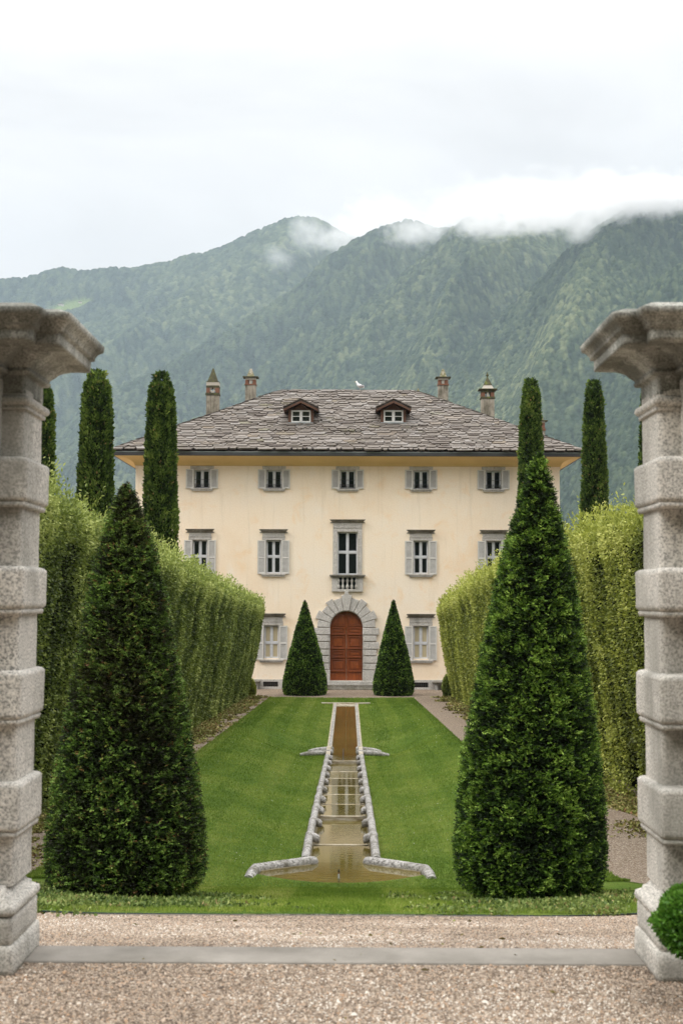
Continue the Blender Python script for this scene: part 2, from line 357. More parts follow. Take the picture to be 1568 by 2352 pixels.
# lawn with the water channel left open
def wopen(y):
    if y < 18.74: return 0.
    if y < 19.42: return 1.20 * math.sqrt(max(0, (y - 18.74) / .68))
    if y < 20.28: return 1.20
    if y < 66.2: return .56
    return 0.
ys = np.unique(np.concatenate([np.linspace(LY0, 18.72, 34), np.linspace(18.74, 19.42, 16), [20.27, 20.29], np.linspace(20.6, 66.1, 110), [66.19, 66.22], np.linspace(66.6, LY1, 10)]))
LV = []; LF = []; b = 0
for side, lim in ((-1, -WL_), (1, WR_)):
    cols = 26
    for yy in ys:
        w0 = wopen(yy)
        xs = side * (w0 + (lim - w0) * np.linspace(0, 1, cols) ** 1.3)
        z = zg(xs, np.full(cols, yy)) + .02 + .004 * fbm(xs * 1.1, np.full(cols, yy) * 1.1, 0, 3)
        row = np.stack([xs, np.full(cols, yy), z], -1); row = np.vstack([row[:1] - [[0, 0, .5]] if w0 > 0 else row[:1] - [[0, 0, .01]], row, row[-1:] - [[0, 0, .3]]]); LV.append(row)
    n = cols + 2
    i = np.arange(n - 1)[None] + n * np.arange(len(ys) - 1)[:, None] + b
    q = np.stack([i, i + 1, i + n + 1, i + n], -1).reshape(-1, 4); LF.append(q if side > 0 else q[:, ::-1]); b += n * len(ys)
props(npmesh('lawn', np.concatenate(LV), np.concatenate(LF), M['lawn'], smooth=True), kind='structure')
# lake and an unseen wooded slope behind the viewer
mb = MB(); mb.box(-9000, 9000, 170.5, 9000, -40, HOUSE_Z - 6); props(mb.build('lake', M['lake']), kind='structure')
# ---------------------------------------------------------------- mountains
def lerp_line(pts, xs): p = np.array(pts, float); return np.interp(xs, p[:, 0], p[:, 1])
def hill(name, crest, Yc, dY, Lh, slope, rows, seed, amp=55, wl=330, meadow=None, step=2.6, rough=11, px0=-70, px1=1640):
    xs = np.arange(px0, px1, step); cy = lerp_line(crest, xs)
    cy = cy + 1.6 * fbm(xs / 26, xs * 0, 0, 4, seed)
    yc = Yc + dY * (xs - 784) / 784
    Rm = np.array(ROT)
    d = np.stack([(xs - 784) / F, (1176 - cy) / F, -np.ones_like(xs)], -1) @ Rm.T
    C = np.array(CAM)[None] + d * (yc / d[:, 1])[:, None]
    t = np.concatenate([[-.10, -.04], np.linspace(0, 1, rows) ** 1.1])
    T, _ = np.meshgrid(t, xs, indexing='ij')
    Cx, Cy, Cz = C[:, 0][None], C[:, 1][None], C[:, 2][None]
    Y = Cy - T * Lh
    X = 0.097 + (Cx - .097) * (Y / Cy)
    Z = Cz - np.where(T < 0, -T * Lh * .6, slope * Lh * (.66 * T + .46 * T * np.abs(T)))
    s = (X * .82 - Y * .57) / wl; q = (X * .57 + Y * .82) / (wl * 3.2)
    rid = 1 - np.abs(fbm(s, q, 0, 2, seed) * 2.4) - .22 * np.abs(fbm(s * 3.1 + .3 * q, q * 3.0, 0, 2, seed + 3)) * 2; rid = np.clip(rid, -1, 1)
    g = sm(T * 5)
    Z = Z + amp * .95 * (rid - 1) * g + amp * .25 * g * sm(T * 2)
    Z = Z + 16 * fbm(X / 110, Y / 110, 0, 3, seed + 5) * sm(T * 9)
    d1, c1 = worley(X / (Yc / 330), Y / (Yc / 290), seed)
    d2, c2 = worley(X / (Yc / 170), Y / (Yc / 150), seed + 9)
    md = np.zeros_like(X)
    if meadow: 
        mx, my, r1, r2 = meadow; PY_ = 1374 - F * (Z - 1.65) / Y; md = sm(2.2 - np.sqrt(((xs[None] - mx) / r1) ** 2 + ((PY_ - my + (xs[None] - mx) * .25) / r2) ** 2) * 1.6 + .5 * fbm(X / 60, Y / 60, 0, 2))
    bumps = (np.clip(1 - d1 * d1 * 1.6, -.3, 1) * rough + np.clip(1 - d2 * 1.1, -.2, 1) * rough * .5)
    Z = Z + bumps * (1 - md) 
    tint = np.clip(.12 + .46 * c1 + .18 * c2 - .55 * np.clip(d1 - .42, 0, 1) + .18 * rid * g + .22 * fbm(X / 240, Y / 240, 0, 3, seed), 0, 1)  # gaps between crowns and ravines darkened: shade put into the tint
    nx = len(xs); i = np.arange(nx - 1)[None] + nx * np.arange(len(t) - 1)[:, None]
    Fq = np.stack([i, i + nx, i + nx + 1, i + 1], -1).reshape(-1, 4)
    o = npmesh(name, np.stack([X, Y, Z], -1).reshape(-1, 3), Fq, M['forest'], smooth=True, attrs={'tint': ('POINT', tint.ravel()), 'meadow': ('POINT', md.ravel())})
    props(o, kind='structure'); return X, Y, Z
M0 = [(-100, 652), (0, 645), (60, 640), (100, 630), (142, 618), (190, 626), (230, 622), (265, 617), (300, 620), (340, 612), (385, 606), (420, 592), (460, 585), (500, 575), (530, 560), (560, 545), (620, 520), (650, 509), (680, 501), (720, 504), (745, 514), (770, 530), (820, 550), (1000, 600), (1640, 700)]
A = [(-100, 1130), (60, 1050), (130, 1000), (190, 945), (255, 901), (350, 861), (425, 821), (500, 777), (550, 746), (650, 686), (700, 646), (745, 600), (784, 574), (830, 545), (870, 530), (900, 521), (930, 510), (960, 516), (1000, 530), (1080, 530), (1640, 560)]
B = [(-100, 1400), (500, 1010), (675, 857), (725, 811), (784, 749), (834, 706), (884, 671), (934, 626), (984, 586), (1034, 531), (1069, 509), (1110, 500), (1200, 494), (1300, 488), (1400, 486), (1640, 486)]
Cc = [(-100, 1600), (800, 1060), (950, 940), (1034, 856), (1064, 816), (1104, 776), (1134, 746), (1184, 701), (1234, 651), (1284, 601), (1330, 560), (1409, 505), (1459, 480), (1568, 470), (1640, 466)]
Dd = [(-100, 1700), (1000, 1080), (1150, 960), (1279, 851), (1334, 791), (1409, 726), (1490, 670), (1568, 615), (1640, 560)]
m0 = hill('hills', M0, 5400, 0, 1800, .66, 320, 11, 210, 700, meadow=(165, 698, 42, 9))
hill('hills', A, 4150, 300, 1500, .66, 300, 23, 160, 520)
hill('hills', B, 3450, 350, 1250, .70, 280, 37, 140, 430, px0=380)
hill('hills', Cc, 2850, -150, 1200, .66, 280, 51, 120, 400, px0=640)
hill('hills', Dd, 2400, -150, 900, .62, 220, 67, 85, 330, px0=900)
# wooded rise behind the viewer (unseen; steep front added to shade the gate, mirrors in panes)
X, Y = np.meshgrid(np.linspace(-420, 420, 170), np.linspace(-8, -330, 150)); d1, c1 = worley(X / 9, Y / 9, 5)
Z = -1 + 15 * sm((-8 - Y) / 6) + (-9 - Y) * .36 + 6 * np.clip(1 - d1, 0, 1) * 1.2 + 4 * fbm(X / 30, Y / 30)
i = np.arange(169)[None] + 170 * np.arange(149)[:, None]
props(npmesh('hills', np.stack([X, Y, Z], -1).reshape(-1, 3), np.stack([i, i + 1, i + 171, i + 170], -1).reshape(-1, 4)[:, ::-1], M['forest'], smooth=True, attrs={'tint': ('POINT', c1.ravel()), 'meadow': ('POINT', c1.ravel() * 0)}), kind='structure')
# two farmhouses in the alpine meadow
for (px, py, wdt, lab) in ((142, 697, 11, 'larger pale farmhouse in the hillside clearing far left'), (186, 692, 7, 'smaller pale farmhouse at the right end of the hillside clearing')):
    k = int((px + 70) / 2.6)
    col = np.stack([m0[0][:, k], m0[1][:, k], m0[2][:, k]], -1); best = min(range(len(col)), key=lambda q: abs(1374 - F * (col[q][2] - 1.65) / col[q][1] - py))
    p = col[best]; r = empty('farmhouse', Vector(p), lab, 'farmhouse', 'farmhouses in the alpine clearing')
    mb = MB().box(p[0] - wdt, p[0] + wdt, p[1], p[1] + 12, p[2] - 6, p[2] + 5); mb.build('wall', M['pale'], r)
    mb = MB().prism([(p[0] - wdt - 1, p[2] + 5.1), (p[0] + wdt + 1, p[2] + 5.1), (p[0] + wdt - 3, p[2] + 8.5), (p[0] - wdt + 3, p[2] + 8.5)], p[1] - 1, p[1] + 13); mb.build('roof', M['brown'], r)

# ---------------------------------------------------------------- the villa
XC = at(797, 1300, D).x
def hx(px): return XC + (px - 797) * D / F
def hz(py): return at(797, py, D).z
WX0, WX1 = hx(308.5), hx(1285.5)
DEP = 16.0
YB = D + DEP
ZSO = hz(1071)                                   # foot of the coved eaves
villa = empty('villa', (XC, D, HOUSE_Z), 'three storey cream villa with grey shutters and a hipped stone slab roof', 'villa')
cols5 = [462, 628, 797.5, 966.5, 1133]
midc = [459, 628, None, 966, 1133]; grc = [459, 624.5, None, 966, 1133]
op = []                                          # openings in the front wall (x0,x1,z0,z1)
PX = D / F
def rect(c, hw, y0, y1): return (hx(c - hw), hx(c + hw), hz(y1), hz(y0))
tops = [rect(c, 17.6, 1080, 1123) for c in cols5]
mids = [rect(c, 16.8, 1241, 1318) for c in midc if c]
grs = [rect(c, 16.8, 1437, 1513) for c in grc if c]
cen = rect(797.7, 23.6, 1221.5, 1325)
door = rect(795.8, 37.7, 1404.5, 1564)
cellar = [rect(623.5, 17, 1566.5, 1578), rect(966, 17, 1567, 1578.5)]
op = tops + mids + grs + [cen, door]
xs = sorted({WX0, WX1, *[v for o in op for v in o[:2]]}); zs = sorted({HOUSE_Z - .6, ZSO + .05, hz(1561.5), *[v for o in op for v in o[2:]]})
mb = MB()
for i in range(len(xs) - 1):
    for j in range(len(zs) - 1):
        cx, cz = (xs[i] + xs[i + 1]) / 2, (zs[j] + zs[j + 1]) / 2
        if any(o[0] < cx < o[1] and o[2] < cz < o[3] for o in op): continue
        mb.add([(xs[i], D, zs[j]), (xs[i + 1], D, zs[j]), (xs[i + 1], D, zs[j + 1]), (xs[i], D, zs[j + 1])], [(0, 1, 2, 3)])
for x0, x1, z0, z1 in op:
    y1 = D + .28
    mb.add([(x0, D, z0), (x1, D, z0), (x1, D, z1), (x0, D, z1), (x0, y1, z0), (x1, y1, z0), (x1, y1, z1), (x0, y1, z1)],
           [(0, 4, 5, 1), (1, 5, 6, 2), (2, 6, 7, 3), (3, 7, 4, 0), (4, 7, 6, 5)])
zb, zt = HOUSE_Z - .6, ZSO + .05
mb.add([(WX0, D, zb), (WX0, YB, zb), (WX0, YB, zt), (WX0, D, zt)], [(3, 2, 1, 0)])
mb.add([(WX1, D, zb), (WX1, YB, zb), (WX1, YB, zt), (WX1, D, zt)], [(0, 1, 2, 3)])
mb.add([(WX0, YB, zb), (WX1, YB, zb), (WX1, YB, zt), (WX0, YB, zt)], [(3, 2, 1, 0)])
wall = mb.build('wall', M['plaster'], villa)
# thin raised band under the eaves, broken by the attic lintels
mb = MB(); edges = [WX0 - .012] + [v for c in cols5 for v in (hx(c - 25), hx(c + 25))] + [WX1 + .012]
for a, b2 in zip(edges[::2], edges[1::2]): mb.box(a, b2, D - .03, D, hz(1077.8), ZSO)
mb.box(WX0 - .03, WX0, D - .03, YB, hz(1077.8), ZSO); mb.box(WX1, WX1 + .03, D - .03, YB, hz(1077.8), ZSO)
mb.build('string_course', M['plaster'], wall)
# coved eaves, gutter
OV = 1.1
EZ = at(797, 1047.5, D - OV).z; EZT = at(797, 1037.5, D - OV).z
def ring(off, z): return [(WX0 - off, D - off, z), (WX1 + off, D - off, z), (WX1 + off, YB + off, z), (WX0 - off, YB + off, z)]
def sweep(name, prof, mat, par, attr=False):
    mb = MB(); vs = []
    for off, z in prof: vs += ring(off, z)
    fs = [(4 * i + j, 4 * i + (j + 1) % 4, 4 * i + 4 + (j + 1) % 4, 4 * i + 4 + j) for i in range(len(prof) - 1) for j in range(4)]
    return mb.add(vs, fs).build(name, mat, par)
cove = [(.0, ZSO)] + [(.06 + (OV - .16) * (1 - math.cos(a)) ** .9, ZSO + (EZ - ZSO) * math.sin(a) ** .8) for a in np.linspace(.05, math.pi / 2, 9)] + [(OV - .02, EZ + .01)]
sweep('eaves_cove', cove, M['cove'], villa)
gut = sweep('gutter', [(OV - .03, EZ), (OV + .05, EZ), (OV + .07, EZ + .04), (OV + .07, EZT - .05), (OV, EZT - .04)], M['gutter'], villa)
sweep('gutter_lip', [(OV + .072, EZT - .06), (OV + .085, EZT - .05), (OV + .085, EZT - .015), (OV, EZT - .01)], M['gutter_top'], gut)
# roof: hipped, covered with overlapping stone slabs
RX0, RX1, RY0, RY1 = WX0 - OV - .06, WX1 + OV + .06, D - OV - .06, YB + OV + .06
RUN = (RY1 - RY0) / 2
RZ = at(797, 901.5, RY0 + RUN).z; EZR = EZT - .02
RISE = RZ - EZR; SL = math.hypot(RUN, RISE)
def slab_face(p0, p1, inward, ncut, seed):
    """p0->p1 eave line, inward = unit vector up the plan, slabs on that slope"""
    rg = random.Random(seed); mb = MB(); L = (p1 - p0).length; ex = (p1 - p0) / L; nrm = Vector((inward.x * -RISE, inward.y * -RISE, RUN)).normalized()
    up = Vector((inward.x * RUN, inward.y * RUN, RISE)) / SL
    rows = ncut; e = SL / rows
    for r in range(rows):
        s0 = (r + (rg.uniform(-.22, .22) if r else 0)) * e
        u = -rg.random() * .6
        while u < L:
            wd = rg.choice((rg.uniform(.25, .5), rg.uniform(.45, .8), rg.uniform(.7, 1.25))); 
            wob = lambda uu, ss: .34 * float(vnoise(uu / 2.2 + seed, ss / 1.2, 0, 5)) + .14 * float(vnoise(uu / .8, ss / .7, 0, 6))
            sA = s0 + wob(u, s0) * .8; sB = s0 + wob(u + wd, s0) * .8
            if r == 0: sA = max(sA * .3, -.05); sB = max(sB * .3, -.05)
            um = u + wd * rg.uniform(.22, .78); sM = (sA + sB) / 2 - rg.uniform(.0, .20)
            top = s0 + e * 2.1
            pts = [(u + .04, sA + rg.uniform(.04, .2)), (u + wd * .16, min(sA, sM) - .02), (um, sM), (u + wd * .86, min(sB, sM) - .0), (u + wd - .04, sB + rg.uniform(.04, .2)), (u + wd + .05, (sB + top) / 2), (u + wd - .05, top), (u + .05, top), (u - .05, (sA + top) / 2)]
            th = rg.uniform(.05, .095)
            mb.tint = min(1, max(0, rg.gauss(.50, .20)))
            V1 = []; V2 = []
            for uu, ss in pts:
                run = ss * RUN / SL
                uu = min(max(uu, run), L - run)
                if ss > SL: ss = SL; uu = min(max(uu, RUN), L - RUN) if L > 2 * RUN else L / 2
                lift = .035 + .10 * max(0, 1 - (ss - s0) / (2.1 * e))
                b0 = p0 + ex * uu + up * ss
                V1.append(b0 + nrm * lift); V2.append(b0 + nrm * (lift + th))
            if max(v.x * ex.x + v.y * ex.y for v in V1) - min(v.x * ex.x + v.y * ex.y for v in V1) > .12:
                n = len(pts); mb.add(V1 + V2, [tuple(range(n, 2 * n))] + [(i, (i + 1) % n, n + (i + 1) % n, n + i) for i in range(n)])
            u += wd - .02
    return mb
def merge(mbs):
    o = MB()
    for m in mbs:
        b = len(o.v); o.v += m.v; o.f += [tuple(b + i for i in f) for f in m.f]; o.m += m.m; o.sm += m.sm; o.t += m.t
    return o
c = [Vector((RX0, RY0, EZR)), Vector((RX1, RY0, EZR)), Vector((RX1, RY1, EZR)), Vector((RX0, RY1, EZR))]
mbs = [slab_face(c[0], c[1], Vector((0, 1, 0)), 32, 1), slab_face(c[1], c[2], Vector((-1, 0, 0)), 27, 2), slab_face(c[3], c[0], Vector((1, 0, 0)), 27, 3), slab_face(c[2], c[3], Vector((0, -1, 0)), 18, 4)]
base = MB(); base.tint = 0
rl, rr = Vector((RX0 + RUN, (RY0 + RY1) / 2, RZ)), Vector((RX1 - RUN, (RY0 + RY1) / 2, RZ))
base.add(c + [rl, rr], [(0, 1, 5, 4), (1, 2, 5), (2, 3, 4, 5), (3, 0, 4)])
mbs.append(base)
caps = MB(); rg = random.Random(9)
for p, q in ((c[0], rl), (c[1], rr), (c[2], rr), (c[3], rl), (rl, rr)):
    n = int((q - p).length / .62); d = (q - p).normalized(); sd_ = d.cross(Vector((0, 0, 1))).normalized(); upv = sd_.cross(d)
    for i in range(n):
        a = p + (q - p) * (i / n); b2 = p + (q - p) * ((i + 1.25) / n if i < n - 1 else 1.)
        hw = rg.uniform(.13, .19); l0 = .10 + rg.uniform(0, .03); l1 = l0 + .05 + rg.uniform(0, .02); caps.tint = rg.uniform(0, .35)
        V1 = [a + sd_ * hw + upv * (l0 - .06), a + upv * (l0 + .03), a - sd_ * hw + upv * (l0 - .06), b2 + sd_ * hw + upv * (l0 - .06), b2 + upv * l0, b2 - sd_ * hw + upv * (l0 - .06)]
        V2 = [v + upv * .06 for v in V1]
        caps.add(V1 + V2, [(6, 7, 10, 9), (7, 8, 11, 10), (0, 1, 7, 6), (1, 2, 8, 7), (0, 6, 9, 3), (2, 5, 11, 8)])
mbs.append(caps)
roof = merge(mbs).build('roof', M['slate'], villa, attr=True)

# windows
def leafframe(mb, x0, x1, z0, z1, y, t=.05, d=.05, m=0):
    mb.box(x0, x0 + t, y, y + d, z0, z1, m); mb.box(x1 - t, x1, y, y + d, z0, z1, m)
    mb.box(x0 + t, x1 - t, y, y + d, z0, z0 + t, m); mb.box(x0 + t, x1 - t, y, y + d, z1 - t, z1, m)
def window(o, cross=None, pane='pane', mat='frame', name='window'):
    x0, x1, z0, z1 = o; y = D + .15; mb = MB()
    leafframe(mb, x0, x1, z0, z1, y, .055, .08)
    xm = (x0 + x1) / 2; mb.box(xm - .055, xm + .055, y - .012, y + .07, z0 + .055, z1 - .055); mb.box(xm - .018, xm + .018, y - .024, y - .012, z0 + .055, z1 - .055)
    rows = [(z0 + .055, z1 - .055)]
    if cross is not None:
        mb.box(x0 + .055, x1 - .055, y - .018, y + .06, cross - .06, cross + .06); rows = [(z0 + .055, cross - .06), (cross + .06, z1 - .055)]
    for za, zb_ in rows:
        for xa, xb in ((x0 + .055, xm - .055), (xm + .055, x1 - .055)): leafframe(mb, xa, xb, za, zb_, y + .01, .03, .05)
    w_ = mb.build(name, M[mat], villa)
    p = MB().box(x0 + .03, x1 - .03, y + .04, y + .05, z0 + .03, z1 - .03).build('pane', M[pane], w_)
    return w_
def shutters(o, w_, z0, z1, wd=.45, out=.035):
    x0, x1 = o[:2]
    for s in (-1, 1):
        xa = x0 - out - wd if s < 0 else x1 + out; xb = xa + wd; mb = MB(); y = D - .075
        leafframe(mb, xa, xb, z0, z1, y, .075, .045)
        zm = [(z0 + .075, z1 - .075)]
        if z1 - z0 > 1.5: mid = z0 + (z1 - z0) * .48; mb.box(xa + .075, xb - .075, y, y + .045, mid - .045, mid + .045); zm = [(z0 + .075, mid - .045), (mid + .045, z1 - .075)]
        for a, b2 in zm:
            n = max(3, int((b2 - a) / .062)); e = (b2 - a) / n
            for i in range(n):
                zz = a + i * e; mb.add([(xa + .075, y + .006, zz), (xb - .075, y + .006, zz), (xb - .075, y + .038, zz + e * .62), (xa + .075, y + .038, zz + e * .62), (xa + .075, y + .012, zz - .008), (xb - .075, y + .012, zz - .008)], [(0, 1, 2, 3), (0, 4, 5, 1)])
        mb.box(xa + .07, xb - .07, y + .041, y + .045, z0 + .07, z1 - .07, 1)  # near-black sheet behind the slats, painting the shade between them
        mb.box(xa + .05, xa + .09, y + .045, D, z0 + .1, z0 + .16, 0).box(xb - .09, xb - .05, y + .045, D, z1 - .16, z1 - .1, 0)
        mb.build('shutter', [M['shutter'], M['core']], w_)
def sill(o, w_, z1, z0, ext=.28):
    x0, x1 = o[0] - ext, o[1] + ext; mb = MB(); h = z1 - z0
    mb.box(x0, x1, D - .15, D + .02, z1 - h * .5, z1).prism([(x0 + .06, z0), (x1 - .06, z0), (x1 - .03, z1 - h * .52), (x0 + .03, z1 - h * .52)], D - .11, D + .0)
    mb.build('sill', M['granite_far'], w_, .012)
def cornice(xa, xb, z0, z1, par, name='cornice'):
    mb = MB(); h = z1 - z0; prof = [(.05, 0), (.07, .12), (.10, .3), (.14, .5), (.20, .62), (.21, .8), (.24, .86), (.25, 1), (.0, 1.06)]
    vs = []; n = len(prof)
    for x, s in ((xa, -1), (xb, 1)):
        for o_, k in prof: vs.append((x + s * (o_ - .25), D - o_, z0 + h * k))
    vs += [(xa - .0, D, z0), (xb + .0, D, z0)]
    fs = [(i, n + i, n + i + 1, i + 1) for i in range(n - 1)] + [tuple(list(range(n)) + [2 * n]), tuple([2 * n + 1] + list(range(2 * n - 1, n - 1, -1))), (0, 2 * n, 2 * n + 1, n)]
    mb.add(vs, fs); return mb.build(name, M['granite_dark'], par)
def surround(o, w_, lint_z, wd=.12, frieze=True, mat='granite_far', ear=.24):
    x0, x1, z0, z1 = o; mb = MB()
    mb.box(x0 - wd, x0, D - .035, D + .12, z0, z1); mb.box(x1, x1 + wd, D - .035, D + .12, z0, z1)
    mb.box(x0 - ear, x1 + ear, D - .045, D + .12, z1, z1 + (lint_z - z1) * (.42 if frieze else 1))
    if frieze:
        zf = z1 + (lint_z - z1) * .42; mb.box(x0 - ear + .0, x1 + ear - .0, D - .07, D + .0, zf, zf + .035); mb.box(x0 - ear + .02, x1 + ear - .02, D - .04, D + .0, zf + .035, lint_z)
    mb.build('stone_surround', M[mat], w_, .008)
tnames = ['first', 'second', 'middle', 'fourth', 'fifth']
for k, o in enumerate(tops):
    w_ = window(o); w_['label'] = 'attic window, %s from the left' % tnames[k]
    surround(o, w_, hz(1071.2), frieze=False); shutters(o, w_, hz(1122.8), hz(1079)); sill(o, w_, hz(1123), hz(1128.8), .20)
    mb = MB(); x0, x1, z0, z1 = o
    for zz in (z0 + .03, z0 + .26, z0 + .52): mb.tube([(x0, D + .05, zz), (x1, D + .05, zz)], .012, 6)
    n = 9
    for i in range(n):
        xx = x0 + (x1 - x0) * (i + .5) / n; 
        mb.tube([(xx + .035 * math.cos(a), D + .05, z0 + .145 + .09 * math.sin(a)) for a in np.linspace(0, 2 * math.pi, 9)], .009, 4, caps=False)
    mb.build('iron_rail', M['iron'], w_)
for k, (o, lab) in enumerate(zip(mids, ('first', 'second', 'fourth', 'fifth'))):
    w_ = window(o, hz(1279)); w_['label'] = 'first floor window, %s from the left' % lab
    surround(o, w_, hz(1225)); shutters(o, w_, hz(1319), hz(1242), .46); sill(o, w_, hz(1318), hz(1325.3))
    xm = (o[0] + o[1]) / 2; cornice(xm - .84, xm + .84, hz(1225), hz(1216.5), w_)
for k, (o, lab) in enumerate(zip(grs, ('first', 'second', 'fourth', 'fifth'))):
    w_ = window(o, hz(1477.5), 'curtain'); w_['label'] = 'ground floor window with closed beige blinds, %s from the left' % lab
    surround(o, w_, hz(1418.5)); shutters(o, w_, hz(1516), hz(1438), .46); sill(o, w_, hz(1515.5), hz(1522.5))
    xm = (o[0] + o[1]) / 2; cornice(xm - .84, xm + .84, hz(1418.5), hz(1410), w_)
# tall middle window with its balustrade
w_ = window((cen[0], cen[1], hz(1320.5), cen[3]), hz(1268.5)); w_['label'] = 'tall middle window with stone balustrade above the door'
x0, x1, z0, z1 = cen; mb = MB()
mb.box(x0 - .25, x0, D - .06, D + .1, hz(1320.5), z1); mb.box(x1, x1 + .25, D - .06, D + .1, hz(1320.5), z1)
mb.box(x0 - .25, x1 + .25, D - .06, D + .1, z1, z1 + .22); mb.box(x0 - .21, x1 + .21, D - .09, D, z1 + .22, z1 + .27); mb.box(x0 - .25, x1 + .25, D - .05, D, z1 + .27, hz(1201.5))
mb.build('stone_surround', M['granite_far'], w_, .01)
xm = (x0 + x1) / 2; cornice(xm - 1.03, xm + 1.03, hz(1201.5), hz(1193.5), w_)
bz1, bz0 = hz(1326.5), hz(1359)
mb = MB().box(xm - 1.02, xm + 1.02, D - .30, D + .1, hz(1324), hz(1320.5)).box(xm - .96, xm + .96, D - .26, D + .0, bz1, hz(1324)); mb.build('balcony_ledge', M['granite_dark'], w_, .012)
mb = MB().box(xm - .89, xm - .56, D - .16, D, bz0, bz1).box(xm + .56, xm + .89, D - .16, D, bz0, bz1).box(xm - .56, xm + .56, D - .16, D, bz0, bz0 + .14); mb.build('balustrade_wall', M['granite_far'], w_, .008)
MB().box(xm - .56, xm + .56, D - .012, D - .002, bz0 + .14, bz1).build('baluster_shade_sheet', M['pane'], w_)  # flat dark sheet on the wall imitating shade between the balusters
H = bz1 - bz0 - .14
for i in range(5):
    bx = xm + (i - 2) * .255 if i not in () else xm
    MB().lathe((bx, D - .10, bz0 + .14), [(.05, 0), (.05, .04 * H), (.075, .08 * H), (.09, .25 * H), (.065, .36 * H), (.035, .44 * H), (.055, .47 * H), (.035, .50 * H), (.07, .62 * H), (.09, .72 * H), (.065, .82 * H), (.03, .9 * H), (.05, .94 * H), (.05, H)], 12).build('baluster', M['granite_far'], w_)
# portal
dcx = hx(795.8); sz = hz(1441.5); pr = PX
portal = MB().box(dcx - 39.2 * pr, dcx - 37.2 * pr, D - .05, D + .2, hz(1564), sz).box(dcx + 37.2 * pr, dcx + 39.2 * pr, D - .05, D + .2, hz(1564), sz)
arc = [(dcx + 39.2 * pr * math.cos(a), sz + 39.2 * pr * math.sin(a)) for a in np.linspace(0, math.pi, 25)] + [(dcx + 37.0 * pr * math.cos(a), sz + 37.0 * pr * math.sin(a)) for a in np.linspace(math.pi, 0, 25)]
n = len(arc); vs = [(x, D - .05, z) for x, z in arc] + [(x, D + .2, z) for x, z in arc]
fs = [(i, i + 1, n - 2 - i, n - 1 - i) for i in range(24)] + [((i + 1) % n, i, n + i, n + (i + 1) % n) for i in range(n)]
portal.add(vs, fs); portal = portal.build('portal', M['granite_far'], villa)
ang = [0, 16, 33, 49, 64, 81, 99, 116, 131, 147, 164, 180]; rad = [67, 73.6, 67, 73.8, 69, 73.8, 69, 73.8, 67, 73.6, 67]
for i in range(11):
    a0, a1, ro = R(ang[i] + .55), R(ang[i + 1] - .55), rad[i] * pr; ri = 38.6 * pr
    inner = [(dcx + ri * math.cos(a), sz + ri * math.sin(a)) for a in np.linspace(a1, a0, 5)]
    if i == 5: outer = [(dcx + ro * math.cos(a), sz + ro * math.sin(a)) for a in (a0 - .02,)] + [(dcx + 5.5 * pr, sz + 75 * pr), (dcx + 4 * pr, sz + 83 * pr), (dcx - 4 * pr, sz + 83 * pr), (dcx - 5.5 * pr, sz + 75 * pr)] + [(dcx + ro * math.cos(a1 + .02), sz + ro * math.sin(a1 + .02))]
    elif i in (1, 9): outer = [(dcx + ro * math.cos(a), sz + ro * math.sin(a)) for a in np.linspace(a0, a1, 3)]
    else: outer = [(dcx + ro * math.cos(a), sz + ro * math.sin(a)) for a in (a0, a1)]
    MB().prism(outer + inner, D - (.24 if i == 5 else .17), D, 0).build('voussoir', M['granite_far'], portal, .025)
yb = [(1441.9, 1458.3), (1459.3, 1473.4), (1474.4, 1491), (1492, 1506), (1507, 1523), (1524, 1538.5)]
for s in (-1, 1):
    for k, (ya, yb_) in enumerate(yb):
        ro = (74.4 if k % 2 == 0 else 68.9) * pr; ri = (37 if k == 0 else 39.3) * pr
        xa, xb = (dcx - ro, dcx - ri) if s < 0 else (dcx + ri, dcx + ro)
        MB().box(xa, xb, D - .17, D, hz(yb_) + .01, hz(ya) - .01).build('jamb_block', M['granite_far'], portal, .025)
    ro, ri = 72 * pr, 36.9 * pr; xa, xb = (dcx - ro, dcx - ri) if s < 0 else (dcx + ri, dcx + ro)
    MB().box(xa, xb, D - .20, D, hz(1579), hz(1539.5)).build('jamb_base', M['granite_far'], portal, .02)
